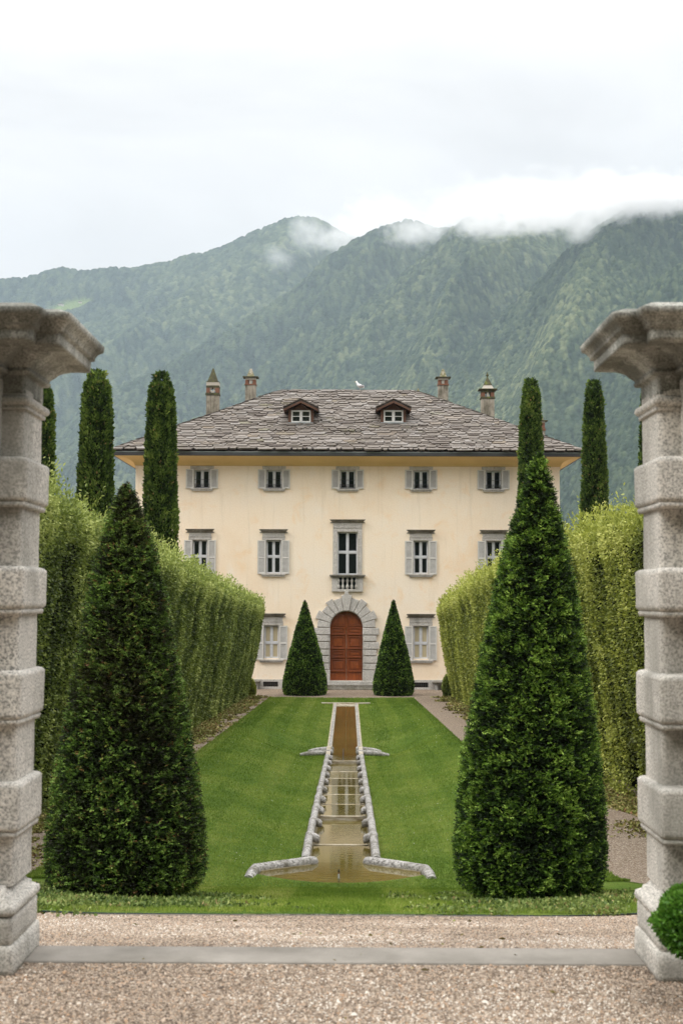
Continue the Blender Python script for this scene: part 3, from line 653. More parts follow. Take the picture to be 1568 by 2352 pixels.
# door leaves
dz0, dz1 = hz(1563.8), hz(1404.5); rin = 37.5 * pr
rows = [(1445.5, 1456), (1460.5, 1474), (1478.5, 1501)]
def zc_(c): return hz((2200 + .16582 * c) / 1.5944)
pan = [(1300, 1550), (1105, 1240), (795, 1050), (598, 735)]
for s in (-1, 1):
    mb = MB(); y = D + .2; xa, xb = (dcx - rin, dcx - .012) if s < 0 else (dcx + .012, dcx + rin)
    if s < 0: pts = [(xa, dz0), (xb, dz0), (xb, sz + rin)] + [(dcx + rin * math.cos(a), sz + rin * math.sin(a)) for a in np.linspace(math.pi / 2 + .05, math.pi, 9)]
    else: pts = [(xa, dz0), (xb, dz0)] + [(dcx + rin * math.cos(a), sz + rin * math.sin(a)) for a in np.linspace(0, math.pi / 2 - .05, 9)] + [(xa, sz + rin)]
    mb.prism(pts, y, y + .06)
    xi0, xi1 = (xa + .10, xb - .09) if s < 0 else (xa + .09, xb - .10)
    for ca, cb in pan:
        z1_, z0_ = zc_(ca), zc_(cb)
        leafframe(mb, xi0, xi1, z0_, z1_, y - .065, .05, .065); mb.box(xi0 + .11, xi1 - .11, y - .045, y, z0_ + .11, z1_ - .11)
        mb.box(xi0 - .03, xi1 + .03, y - .095, y - .0, z0_ - .055, z0_ - .004)
    z0_ = zc_(540); mb.box(xi0 - .03, xi1 + .03, y - .05, y, z0_ - .05, z0_)
    rr_ = rin - .17
    def arcp(r_, xcl, zlo):
        th = [a for a in np.linspace(0, math.pi / 2, 12)]; P = []
        for a in th:
            X_ = r_ * math.cos(a); Z_ = r_ * math.sin(a)
            if X_ >= xcl and sz + Z_ >= zlo: P.append((X_, sz + Z_))
        if not P: P = [(r_ * .7, sz + r_ * .7)]
        zz = math.sqrt(max(0, r_ * r_ - xcl * xcl)); P.append((xcl, sz + zz)); xx = math.sqrt(max(0, r_ * r_ - (zlo - sz) ** 2)); P = [(xx, zlo)] + [p_ for p_ in P if p_[1] > zlo + .02] + [(xcl, zlo)]
        return [(dcx + s * a_, b_) for a_, b_ in (P if s > 0 else P[::-1])]
    zl = zc_(525)
    mb.prism(arcp(rr_ + .05, .10, zl - .03), y - .03, y); mb.prism(arcp(rr_ - .0, .15, zl + .02), y - .045, y - .03); 
    if s > 0: mb.box(dcx - .04, dcx + .04, y - .05, y + .0, zc_(600), dz1 - .03).box(dcx + .05, dcx + .065, y - .012, y, dz0, dz0 + 3)
    mb.box(xa + (.01 if s > 0 else .03), xb - (.03 if s > 0 else .01), y - .02, y, dz0 + .01, zc_(1565) - .07)
    mb.build('door', M['door'], villa, .006)
for k, (y0_, y1_, hw, dp) in enumerate(((1564, 1572, 75, .3), (1572, 1578.5, 73, .62), (1578.5, 1586.5, 80, .95))):
    MB().box(dcx - hw * pr, dcx + hw * pr, D - dp, D - .001, hz(y1_) - .02, hz(y0_)).build('step', M['granite_far' if k == 0 else 'granite_dark'], villa, .02)
# stone plinth with cellar lights
z0p, z1p = HOUSE_Z - .1, hz(1561.5); mb = MB()
segs = []
for xa, xb in ((WX0 - .05, hx(795.8 - 72)), (hx(795.8 + 72), WX1 + .05)):
    cs = [c_ for c_ in cellar if xa < c_[0] < xb][0]
    mb.box(xa, cs[0], D - .06, D, z0p, z1p); mb.box(cs[1], xb, D - .06, D, z0p, z1p); mb.box(cs[0], cs[1], D - .06, D, cs[3], z1p); mb.box(cs[0], cs[1], D - .06, D, z0p, cs[2])
    mb.box(xa, xb, D - .085, D - .061, z0p, HOUSE_Z + .07)
mb.box(WX0 - .06, WX0, D, YB, z0p, z1p).box(WX1, WX1 + .06, D, YB, z0p, z1p)
mb.build('plinth', M['granite_far'], villa)
for cs in cellar:
    g = MB().box(cs[0], cs[1], D - .012, D - .004, cs[2], cs[3]).build('cellar_window', M['pane'], villa); mb = MB()
    for i in range(7):
        xx = cs[0] + (cs[1] - cs[0]) * (i + .5) / 7; mb.tube([(xx, D - .035, cs[2]), (xx, D - .035, cs[3])], .01, 5)
    mb.tube([(cs[0], D - .035, (cs[2] + cs[3]) / 2), (cs[1], D - .035, (cs[2] + cs[3]) / 2)], .01, 5); mb.build('grille', M['iron'], g)
# dormers
tan_r = RISE / RUN
def roofz(y): return EZR + (y - RY0) * tan_r
def roof_hit(px, py):
    lo, hi = RY0, RY0 + RUN
    for _ in range(40):
        m_ = (lo + hi) / 2; p = at(px, py, m_)
        if p.z > roofz(m_): lo = m_
        else: hi = m_
    return at(px, py, lo)
for px, lab in ((691, 'left dormer with white casement'), (903, 'right dormer with white casement')):
    b0 = roof_hit(px, 978); y = b0.y; k = y / F; cx = b0.x; zz = lambda py: at(px, py, y).z
    hw = 28.5 * k * .8
    dm = MB(); dm.box(cx - 22 * k, cx + 22 * k, y - .02, y + 3.4, zz(976), zz(942)); dm.prism([(cx - 23 * k, zz(942)), (cx + 23 * k, zz(942)), (cx, zz(927))], y - .02, y + 3.6); dm = dm.build('dormer', M['brown'], villa); dm['label'] = lab
    mb = MB(); x0, x1, z0, z1 = cx - 22 * k * .9 + .0, cx + 22 * k * .9, zz(970.5), zz(942.5)
    leafframe(mb, cx - 22.5 * k, cx + 22.5 * k, z0, z1, y - .09, .055, .07); mb.box(cx - .06, cx + .06, y - .1, y - .03, z0 + .05, z1 - .05); zm_ = (z0 + z1) / 2
    mb.box(cx - 22 * k + .05, cx + 22 * k - .05, y - .085, y - .03, zm_ - .022, zm_ + .022)
    for xa, xb in ((cx - 22.5 * k + .055, cx - .06), (cx + .06, cx + 22.5 * k - .055)): leafframe(mb, xa, xb, z0 + .055, z1 - .055, y - .08, .03, .05)
    wn_ = mb.build('window', M['frame_white'], dm); MB().box(cx - 22 * k, cx + 22 * k, y - .045, y - .025, z0 + .02, z1 - .02).build('pane', M['pane'], dm)
    MB().box(cx - 29 * k, cx - 22.6 * k, y - .1, y + .6, zz(978), zz(941)).build('post', M['brown'], dm); MB().box(cx + 22.6 * k, cx + 29 * k, y - .1, y + .6, zz(978), zz(941)).build('post', M['brown'], dm)
    MB().box(cx - 29.5 * k, cx + 29.5 * k, y - .14, y - .02, zz(977), zz(970.6)).box(cx - 31 * k, cx + 32 * k, y - .3, y - .02, zz(979.5), zz(977)).build('flashing', M['lead'], dm)
    for s in (-1, 1):
        ridge, eave = (cx, zz(923)), (cx + s * 39.5 * k, zz(941.5)); th = .09
        def strip(mb_, y0_, y1_, up_, th_, ex=0.):
            dx, dz = eave[0] - ridge[0], eave[1] - ridge[1]; e2 = (eave[0] + dx * ex, eave[1] + dz * ex)
            pts = [(ridge[0], ridge[1] + up_), (e2[0], e2[1] + up_), (e2[0], e2[1] + up_ + th_), (ridge[0], ridge[1] + up_ + th_)]
            if s > 0: pts = pts[::1]
            else: pts = pts[::-1]
            mb_.prism(pts if s < 0 else pts[::-1], y0_, y1_)
        mb = MB(); strip(mb, y - .55, y - .47, -.13, .13); strip(mb, y - .47, y + 4.2, -.03, .03); mb.build('rafter', M['brown'], dm)
        mb = MB(); rg = random.Random(5)
        mb.tint = .1; strip(mb, y - .55, y + 4.0, .003, .05, .03)
        for q in range(7):
            t0, t1 = q / 7, (q + 1.25) / 7
            for r_ in range(6):
                ya = y - .62 + r_ * .75; mb.tint = rg.uniform(0, .45); dx, dz = eave[0] - ridge[0], eave[1] - ridge[1]
                A_ = (ridge[0] + dx * t0, ridge[1] + dz * t0 + .06 + .03); B_ = (ridge[0] + dx * t1 * 1.0, ridge[1] + dz * t1 + .10 + rg.uniform(0, .04))
                j = rg.uniform(-.05, .05)
                vs = [(A_[0], ya + j, A_[1]), (B_[0], ya + j, B_[1] - .03), (B_[0], ya + .74, B_[1] - .03), (A_[0], ya + .74, A_[1]), (A_[0], ya + j, A_[1] + .05), (B_[0], ya + j, B_[1] + .03), (B_[0], ya + .74, B_[1] + .03), (A_[0], ya + .74, A_[1] + .05)]
                mb.add(vs, [(4, 5, 6, 7), (0, 1, 5, 4), (1, 2, 6, 5), (0, 4, 7, 3), (2, 3, 7, 6)])
        mb.build('roof', M['slate'], dm, attr=True)
    MB().box(cx - .14, cx + .14, y - .62, y + 3, zz(923) + .08, zz(920)).build('ridge', M['moss'], dm)
# chimneys
def pyr(mb, x, y, z0, z1, hw, m, hd=None, top=.03):
    hd = hd or hw; mb.add([(x - hw, y - hd, z0), (x + hw, y - hd, z0), (x + hw, y + hd, z0), (x - hw, y + hd, z0), (x - top, y - top, z1), (x + top, y - top, z1), (x + top, y + top, z1), (x - top, y + top, z1)], [(0, 1, 5, 4), (1, 2, 6, 5), (2, 3, 7, 6), (3, 0, 4, 7), (4, 5, 6, 7)], m)
def chimney(px, Y, shaft, bot, hw, kind, rows, lab):
    p = at(px, 900, Y); k = Y / F; cx = p.x; z = lambda py: at(px, py, Y).z; h = hw * k; mb = MB()
    d_ = h * .85
    mb.box(cx - h, cx + h, Y - d_, Y + d_, z(bot), z(shaft))
    band, colt, fr, slab_, pyb, pyt = rows
    mb.box(cx - h - .04, cx + h + .04, Y - d_ - .04, Y + d_ + .04, z(shaft), z(band), 3 if kind != 'low' else 1)
    # open lantern: corner piers and a middle one on each side
    for sx in (-1, 1):
        for sy in (-1, 1): mb.box(cx + sx * h - (.0 if sx < 0 else .22), cx + sx * h + (.22 if sx < 0 else 0), Y + sy * d_ - (0 if sy < 0 else .2), Y + sy * d_ + (.2 if sy < 0 else 0), z(band), z(colt), 2)
    if kind == 'lattice':
        for q in (-.35, .35):
            for s in (-1, 1): a, b2 = cx + h * q - .12 * s, cx + h * q + .12 * s; mb.add([(a - .05, Y - d_ + .02, z(band)), (a + .05, Y - d_ + .02, z(band)), (b2 - s * .06 + .05, Y - d_ + .02, z(colt)), (b2 - s * .06 - .05, Y - d_ + .02, z(colt)), (a - .05, Y - d_ + .1, z(band)), (a + .05, Y - d_ + .1, z(band)), (b2 - s * .06 + .05, Y - d_ + .1, z(colt)), (b2 - s * .06 - .05, Y - d_ + .1, z(colt))], [(0, 1, 2, 3), (4, 5, 6, 7), (0, 3, 7, 4), (1, 2, 6, 5)], 5)
    else: mb.box(cx - .07, cx + .07, Y - d_ + .02, Y - d_ + .16, z(band), z(colt), 5)
    mb.box(cx - h - .01, cx + h + .01, Y - d_ - .01, Y + d_ + .01, z(colt), z(fr), 5 if kind == 'slab' else 1)
    if slab_: mb.box(cx - h - .17, cx + h + .17, Y - d_ - .15, Y + d_ + .15, z(slab_), z(slab_ - 2), 1)
    if kind == 'lattice':
        mb.box(cx - h, cx + h, Y - d_, Y + d_, z(fr), z(pyb) , 5); mb.box(cx - h - .02, cx + h + .02, Y - d_ - .02, Y + d_ + .02, z(pyb), z(pyb - 1.2), 1)
        pyr(mb, cx, Y, z(pyb) + .02, z(pyt), h * .84, 1)
    elif kind == 'finial':
        pyr(mb, cx, Y, z(pyb), z(pyb - 9), h * .92, 5, None, h * .62); pyr(mb, cx, Y, z(pyb - 8.5), z(pyt), h * .68, 1)
        mb.lathe((cx, Y, z(pyt) - .04), [(.03, 0), (.05, .02), (.03, .07), (.09, .13), (.09, .18), (.03, .25), (.05, .30), (.0, .36)], 10, 1)
    else: pyr(mb, cx, Y, z(pyb), z(pyt), h * .74, 4, None, .06)
    o = mb.build('chimney', [M['chimney'], M['moss'], M['brick'], M['brick'] if kind == 'slab' else M['moss'], M['moss2'], M['pale']], roof, .01); o['label'] = lab
chimney(489.3, 84.5, 909, 975, 14.6, 'lattice', (903.5, 892, 887, None, 879, 845.5), 'stout chimney with lattice openings and dark spire, far left')
chimney(575.7, 90, 885.5, 945, 12.2, 'slab', (883, 873.5, 868.5, 868, 866, 846.5), 'slim chimney with flat slab cap, left of the dormers')
chimney(1016.8, 88, 886, 945, 11.6, 'slab', (883, 874, 869, 869, 867, 847.5), 'slim stained chimney with mossy peak, right of the ridge')
chimney(1118.8, 83, 917, 980, 14.8, 'finial', (912.5, 903, 896, 896.5, 894.5, 866), 'stout chimney with dark finial, far right')
chimney(1241.5, 84, 990, 1015, 8, 'slab', (985, 972, 968, 968, 966, 955), 'small brick chimney half behind a cypress')
p = at(960, 905, 88); mb = MB(); pyr(mb, p.x, 88, p.z - .8, p.z + .38, .42, 4); mb.box(p.x - .5, p.x + .75, 87.5, 88.5, p.z - .9, p.z - .2, 1); mb.build('chimney', [M['chimney'], M['moss'], M['brick'], M['moss'], M['moss2'], M['pale']], roof)
# gull on the ridge
p = at(827, 900, RY0 + RUN); gz = RZ + .2; g = empty('gull', (p.x, rl.y, gz), 'white gull with grey wings standing on the roof ridge', 'bird')
gy_, gx = rl.y, p.x; k = .026
mb = MB(); mb.tube([(gx - .30, gy_, gz + .50), (gx - .25, gy_, gz + .51), (gx - .21, gy_, gz + .44), (gx - .16, gy_, gz + .32), (gx - .05, gy_, gz + .24), (gx + .10, gy_, gz + .18), (gx + .26, gy_, gz + .12)], [.03, .062, .058, .09, .13, .10, .03], 12)
mb.build('body', mat_plain('gull_feathers', (.8, .8, .79), .7), g)
mb = MB().ball((gx + .06, gy_ - .09, gz + .22), .14, (1.5, .3, .55)).ball((gx + .06, gy_ + .09, gz + .22), .14, (1.5, .3, .55)); mb.build('wing', mat_plain('gull_wing', (.38, .36, .38), .7), g)
mb = MB().tube([(gx - .29, gy_, gz + .50), (gx - .37, gy_, gz + .48)], [.018, .006], 6); mb.build('beak', mat_plain('gull_beak', (.6, .4, .05), .5), g)
for s in (-1, 1): MB().tube([(gx - .02, gy_ + s * .04, gz + .15), (gx - .02, gy_ + s * .04, gz - .02)], .012, 5).build('leg', M['pale'], g)
# benches
for (xa, xb, lab) in ((hx(558), hx(601.5), 'stone bench against the villa left of the door, by the left hedge'), (hx(990.5), hx(1034), 'stone bench against the villa right of the door, by the right hedge')):
    b_ = empty('stone_bench', ((xa + xb) / 2, D - .35, HOUSE_Z), lab, 'bench', 'stone benches along the villa'); zt_ = HOUSE_Z + .5
    MB().box(xa, xb, D - .62, D - .10, zt_ - .09, zt_).box(xa + .03, xb - .03, D - .58, D - .12, zt_ - .13, zt_ - .091).build('seat', M['granite_dark'], b_, .02)
    for q in (.22, .78): xx = xa + (xb - xa) * q; MB().box(xx - .09, xx + .09, D - .52, D - .15, HOUSE_Z - .03, zt_ - .131).build('leg', M['granite'], b_, .015)

# ---------------------------------------------------------------- gate pillars
def rect_sweep(name, x0, x1, y0, y1, prof, mat, par=None, amp=.004, step=.025, seed=0, rc=.014, cap=True, lean=0.):
    P = [prof[0]]
    for a, b2 in zip(prof, prof[1:]):
        n = max(1, int(math.hypot(b2[0] - a[0], b2[1] - a[1]) / step)); P += [(a[0] + (b2[0] - a[0]) * i / n, a[1] + (b2[1] - a[1]) * i / n) for i in range(1, n + 1)]
    base = []                                    # unit outline: (corner/edge position, offset direction)
    cs = [(x0, y0, -1, -1), (x1, y0, 1, -1), (x1, y1, 1, 1), (x0, y1, -1, 1)]
    for q in range(4):
        a, b2 = cs[q], cs[(q + 1) % 4]; L = math.hypot(b2[0] - a[0], b2[1] - a[1]); n = max(2, int(L / step)); d = ((b2[0] - a[0]) / L, (b2[1] - a[1]) / L)
        for i in range(n):
            t = i / n
            px, py = a[0] + (b2[0] - a[0]) * t, a[1] + (b2[1] - a[1]) * t
            dx = a[2] + (b2[2] - a[2]) * t; dy = a[3] + (b2[3] - a[3]) * t
            if i == 0: px -= a[2] * rc * .45; py -= a[3] * rc * .45
            base.append((px, py, dx, dy))
    B_ = np.array(base); n = len(B_); k = len(P); V = np.zeros((k, n, 3))
    for i, (o, z) in enumerate(P): V[i, :, 0] = B_[:, 0] + B_[:, 2] * o; V[i, :, 1] = B_[:, 1] + B_[:, 3] * o; V[i, :, 2] = z
    V = V.reshape(-1, 3); x, y, z = V.T
    nn = [fbm(x * 9, y * 9, z * 9, 3, seed + q) * amp + fbm(x * 30, y * 30, z * 30, 2, seed + q + 5) * amp * .4 for q in range(3)]
    V = V + np.stack(nn, -1); V[:, 0] += lean * V[:, 2]
    i = np.arange(k - 1)[:, None] * n; j = np.arange(n)[None]; j2 = (j + 1) % n
    Q = np.stack([i + j, i + j2, i + n + j2, i + n + j], -1).reshape(-1, 4); Fs = [Q]
    o = npmesh(name, V, Fs, mat, par)
    return o
def stack(*segs): return [p for s in segs for p in s]
def pillar(xi, side, y0, y1, lab, s0=.03, ln=0.):
    wd = .62; root = empty('gate_pillar', (xi + side * wd / 2, (y0 + y1) / 2, 0), lab, 'pillar', 'stone gate pillars')
    xa, xb = (xi - wd, xi) if side < 0 else (xi, xi + wd)            # base die
    rect_sweep('plinth', xa, xb, y0, y1, [(-.2, 0), (.012, 0), (.014, .05), (.010, .118), (.0, .125), (-.006, .128), (0, .134), (.002, .24), (-.004, .246), (-.3, .248)], M['pillar'], root, seed=3, amp=.003)
    ci = -.02
    rect_sweep('base_moulding', xa, xb, y0, y1, [(-.3, .247), (-.008, .249), (.006, .256), (.010, .272), (.006, .292), (-.012, .302), (-.022, .304), (-.024, .32), (-.036, .324), (-.052, .345), (-.06, .365), (-.3, .367)], M['pillar'], root, seed=5, amp=.003, step=.012)
    #                                                       # plain shaft inset from the die
    xs_, xe_ = xa + s0, xb - s0; ys_, ye_ = y0 + .12, y1 - .01
    rect_sweep('shaft', xs_, xe_, ys_, ye_, [(0, .36), (0, 2.60)], M['pillar'], root, seed=8, amp=.0025, lean=ln)
    for q, (za, zb_) in enumerate(((.577, .823), (1.075, 1.318), (1.57, 1.79), (2.056, 2.286))):
        e = .031; rect_sweep('rusticated_block', xs_, xe_, ys_ - (.02 if side < 0 else .08), ye_ - .0, [(-.1, za), (.018, za), (.022, za + .02), (.014, za + .025), (e - .008, za + .029), (e, za + .04), (e + .001, zb_ - .016), (e - .010, zb_ - .004), (.006, zb_), (-.1, zb_ + .002)], M['pillar'], root, seed=20 + q, amp=.0028, step=.012, lean=ln)
    rect_sweep('neck_moulding', xs_, xe_, ys_, ye_, [(-.1, 2.50), (.010, 2.503), (.012, 2.517), (.008, 2.52), (.022, 2.527), (.029, 2.540), (.026, 2.555), (.018, 2.563), (.002, 2.568), (-.1, 2.57)], M['pillar'], root, seed=30, amp=.002, step=.01, lean=ln)
    prof = [(-.1, 2.57), (0, 2.58), (0, 2.662), (.026, 2.667), (.032, 2.682), (.022, 2.688), (.030, 2.70), (.047, 2.714), (.062, 2.732), (.088, 2.746), (.112, 2.755), (.114, 2.768), (.192, 2.770), (.194, 2.826), (.210, 2.828), (.211, 2.843), (.214, 2.846), (.224, 2.862), (.246, 2.877), (.251, 2.903), (.20, 2.926), (.05, 2.945), (-.24, 2.95)]
    rect_sweep('capital', xs_, xe_, ys_, ye_, prof, M['capital'], root, seed=40, amp=.0016, step=.012, lean=ln)
    px0, px1 = xs_ + .10, xe_ - .10
    prof2 = [(o_, z_ + (.004 if q > 19 else 0)) for q, (o_, z_) in enumerate(prof)]
    rect_sweep('capital_break', px0, px1, ys_ - .11, ye_ - .2, prof2[:], M['capital'], root, seed=44, amp=.0016, step=.012, lean=ln)
    rect_sweep('pilaster', px0, px1, ys_ - .10, ye_ - .2, [(0, .26), (0, 2.64)], M['pillar'], root, seed=46, lean=ln)
    jx0, jx1 = (xi - .25, xi + .002) if side < 0 else (xi - .002, xi + .25)
    return root
pillar(-1.368, -1, 5.99, 6.50, 'left of the two weathered granite gate pillars', .03, .006)
pillar(1.452, 1, 5.95, 6.44, 'right of the two weathered granite gate pillars, boxwood at its foot', .044, .0)
mb = MB(); mb.box(-1.52, 1.62, 6.20, 6.475, -.12, .010); th = mb.build('threshold', M['threshold'], bevel=.012); props(th, 'grey stone threshold strip across the gravel between the gate pillars', 'threshold')
mb = MB(); mb.box(-3.95, 3.5, 10.27, 10.30, float(zg(0, 10.3)) - .2, float(zg(0, 10.3)) + .012); props(mb.build('lawn_edging', mat_plain('edging_metal', (.14, .12, .09), .8)), 'thin dark metal edging between the gravel and the lawn', 'edging')

# ---------------------------------------------------------------- water chain
hZ = lambda h: 1.65 - h
zk = [20.5 + 2.12 * k for k in range(11)]
chain = empty('water_cascade', (0, 19, hZ(4.2)), 'long stepped stone water channel with rolled copings running down the lawn to the villa', 'cascade')
def lip(k): return 3.974 + .0985 * k
def stone(mb): 
    return mb
rg = random.Random(4)
for s in (-1, 1):
    for k in range(10):
        top = hZ(3.85 + .1015 * k); r = .068; x = s * .53
        n = 9; path = [(x + rg.uniform(-.004, .004), zk[k] + (2.12 + .03) * i / (n - 1), top - r + rg.uniform(-.004, .004)) for i in range(n)]
        o = MB().tube(path, [r * rg.uniform(.98, 1.02)* 1.0 for q_, _ in enumerate(path)], 16).build('coping_roll', M['coping'], chain)
        # scroll at the lower end, curling over the water
        mb = MB(); y = zk[k] + 2.08 - 2.12 if False else zk[k + 1] - .02
        mb.tube([(s * .53, y - .06, top - .075), (s * .485, y - .055, top - .078), (s * .43, y - .06, top - .10), (s * .385, y - .07, top - .13)], [.06, .070, .074, .062], 14); mb.ball((s * .385, y - .07, top - .13), .062, (.5, 1, 1), 14)
        mb.build('scroll', M['coping'], chain)
    # side walls
    mb = MB()
    for k in range(10): mb.box(s * .47 if s > 0 else -.60, s * .60 if s > 0 else -.47, zk[k], zk[k + 1], hZ(5.9), hZ(3.93 + .1015 * k))
    mb.box(.46 if s > 0 else -.60, .60 if s > 0 else -.46, 41.7, 46.0, hZ(5.9), hZ(4.99)); mb.box(.44 if s > 0 else -.60, .60 if s > 0 else -.44, 46.0, 66.2, hZ(5.9), hZ(5.10)); mb.build('channel_wall', M['weir'], chain)
    o = MB().tube([(s * .50 + .004 * math.sin(q * 1.7), 46.0 + (65.9 - 46.0) * q / 40, hZ(5.05 + .03) - .06 + .006 * math.sin(q * 2.3)) for q in range(41)], [.062 * (1 + .07 * math.sin(q * 2.9)) for q in range(41)], 14).build('coping_roll', M['coping'], chain)
    for y, x1, dz in ((46.0, 1.22, 5.02), (44.6, 1.45, 4.97)):
        path = [(s * (.42 + (x1 - .42) * q / 8), y - .35 * q / 8, hZ(dz) - .075 - (.05 * (q / 8) ** 2)) for q in range(9)]
        mb = MB().tube(path, [.092] * 6 + [.085, .07, .05], 14); mb.ball(path[0], .092, (.6, 1, 1), 14); mb.build('side_arm', M['coping'], chain)
    path = [(s * .40, 20.42, hZ(3.84) - .10), (s * .46, 20.33, hZ(3.84) - .085), (s * .60, 20.22, hZ(3.84) - .08), (s * .92, 20.0, hZ(3.84) - .08), (s * 1.22, 19.78, hZ(3.84) - .08)]
    mb = MB().tube(path, [.086, .094, .088, .086, .084], 16); mb.ball(path[0], .086, (.7, 1, 1), 14); mb.ball(path[-1], .084, (1, 1, 1), 14)
    mb.tube([(s * 1.22, 19.80, hZ(3.84) - .08), (s * 1.255, 19.45, hZ(3.84) - .08), (s * 1.275, 19.08, hZ(3.84) - .10)], [.084, .086, .082], 16)
    mb.build('basin_roll', M['coping'], chain)
    mb = MB().prismz([(s * .44, 20.42), (s * .60, 20.28), (s * 1.22, 19.86), (s * 1.34, 19.0), (s * 1.18, 19.0), (s * 1.16, 19.70), (s * .44, 20.22)][::s], hZ(4.6), hZ(3.925)); mb.build('basin_wall', M['weir'], chain)
arcp_ = [(x, 18.74 + .66 * (abs(x) / 1.22) ** 2.6) for x in np.linspace(-1.22, 1.22, 27)]
mb = MB()
for a, b2 in zip(arcp_, arcp_[1:]): mb.add([(a[0], a[1], hZ(4.6)), (b2[0], b2[1], hZ(4.6)), (b2[0], b2[1] - .09, hZ(4.6)), (a[0], a[1] - .09, hZ(4.6)), (a[0], a[1], hZ(3.925)), (b2[0], b2[1], hZ(3.925)), (b2[0], b2[1] - .09, hZ(3.925)), (a[0], a[1] - .09, hZ(3.925))], [(4, 7, 6, 5), (0, 4, 5, 1), (2, 6, 7, 3)])
mb.build('basin_kerb', M['coping'], chain)
def weir(y, h, drop=.012, th=.07, hw=.455, par=chain):
    MB().box(-hw, hw, y - th, y, hZ(h + .55), hZ(h) + drop).build('weir', M['weir'], par, .01)
weir(20.42, 3.955, .012, .07)
weir(zk[1], lip(1)); weir(zk[3], lip(3), .0, .09)
for k in range(4, 9): weir(zk[k], lip(k), .006, .06)
weir(41.7, 4.964, 0, .09); weir(44.0, 5.088, .0, .07); weir(46.05, 5.165, .012, .1)
mb = MB().box(-.46, .46, 65.7, 66.3, hZ(5.9), hZ(5.14)).box(-1.2, 1.2, 66.0, 66.3, hZ(5.6), hZ(5.085)).box(-.46, .46, 65.3, 65.70, hZ(5.9), hZ(5.17) + .008); mb.build('end_wall', M['weir'], chain, .02)
# water sheets
mb = MB(); W = lambda y0, y1, h, hw=.472: mb.add([(-hw, y0, hZ(h)), (hw, y0, hZ(h)), (hw, y1, hZ(h)), (-hw, y1, hZ(h))], [(0, 1, 2, 3)])
bp = arcp_ + [(1.22, 19.83), (.5, 20.36), (.455, 20.40), (-.455, 20.40), (-.5, 20.36), (-1.22, 19.83)]
mb.add([(x, y, hZ(3.9375)) for x, y in bp], [tuple(range(len(bp)))])
W(20.41, zk[1] - .06, lip(1) - .0); W(zk[1] - .01, zk[3] - .08, 4.352)
for k in range(3, 8): W(zk[k] - .01, zk[k + 1] - .05, lip(k + 1) - .0)
W(zk[8] - .01, 41.62, 5.05); W(41.69, 43.94, 5.06); W(43.99, 45.96, 5.13); W(46.04, 65.72, 5.172)
props(mb.build('water', M['water']), kind='structure')
# fountain nozzle in the basin
z0 = hZ(3.9375); f = empty('fountain_nozzle', (-.02, 19.1, z0), 'small upright fountain nozzle standing in the front basin', 'nozzle')
MB().lathe((-.02, 19.1, z0 - .2), [(.009, 0), (.009, .225), (.016, .23), (.016, .245), (.010, .25), (.010, .30)], 10).build('riser', M['lead'], f)
MB().lathe((-.02, 19.1, z0 + .10), [(.011, 0), (.011, .02)], 10).build('ring', M['brick'], f)
MB().lathe((-.02, 19.1, z0 + .12), [(.012, 0), (.013, .02), (.007, .03), (.005, .045)], 10).build('jet', M['iron'], f)
pp = MB().tube([(-.045, 46.0, hZ(5.08)), (-.045, 45.9, hZ(5.12)), (-.045, 44.1, hZ(5.04)), (-.045, 43.9, hZ(5.06)), (-.045, 42.0, hZ(4.99))], .012, 6).build('water_pipe', M['iron']); props(pp, 'thin dark pipe lying across the trough in front of the long upper pool', 'pipe')

# ---------------------------------------------------------------- foliage
def unit(v): return v / np.maximum(np.linalg.norm(v, axis=-1, keepdims=True), 1e-9)
def diamonds(P, Dn, L, Wd, side=None):
    """n leaf-shaped quads from P along Dn"""
    n = len(P)
    if side is None: side = unit(np.cross(Dn, rng.normal(size=(n, 3))))
    L = np.broadcast_to(L, (n,))[:, None]; Wd = np.broadcast_to(Wd, (n,))[:, None]
    nrm = np.cross(Dn, side)
    V = np.stack([P, P + Dn * L * .55 + side * Wd * .5 - nrm * L * .05, P + Dn * L, P + Dn * L * .55 - side * Wd * .5 - nrm * L * .05], 1)
    return V.reshape(-1, 3)
def quads(n, b=0): return (np.arange(n * 4).reshape(-1, 4) + b).astype(np.int32)
def sprigs(P, Dn, L, k=3, fan=.75, lw=.44):
    """feathery shoots: pairs of leaflets along an axis"""
    n = len(P); side = unit(np.cross(Dn, rng.normal(size=(n, 3)) * .5 + np.array([0, 0, 1.0]))); V = []
    L = np.broadcast_to(L, (n,))
    for i in range(k):
        t = (i + .2) / k; base = P + Dn * (L * t)[:, None]; ll = L * (.55 - .30 * t)
        for s in (-1, 1): V.append(diamonds(base, unit(Dn * .8 + side * s * fan + rng.normal(size=(n, 3)) * .12), ll, ll * lw).reshape(n, 4, 3))
    V.append(diamonds(P + Dn * (L * .7)[:, None], Dn, L * .35, L * .12).reshape(n, 4, 3))
    m = len(V); return np.stack(V, 1).reshape(-1, 3), m
def crown(name, V, tint, mat, par, core=None):
    nf = len(V) // 4; Fs = [quads(nf)]; mi = np.zeros(nf, int); tt = tint
    if core is not None:
        cv, cf = core; Fs.append(cf + len(V)); V = np.concatenate([V, cv]); mi = np.concatenate([mi, np.ones(len(cf), int)]); tt = np.concatenate([tint, np.zeros(len(cf))])
    return npmesh(name, V, Fs, [mat, M['core']], par, mi, {'tint': ('FACE', tt)})
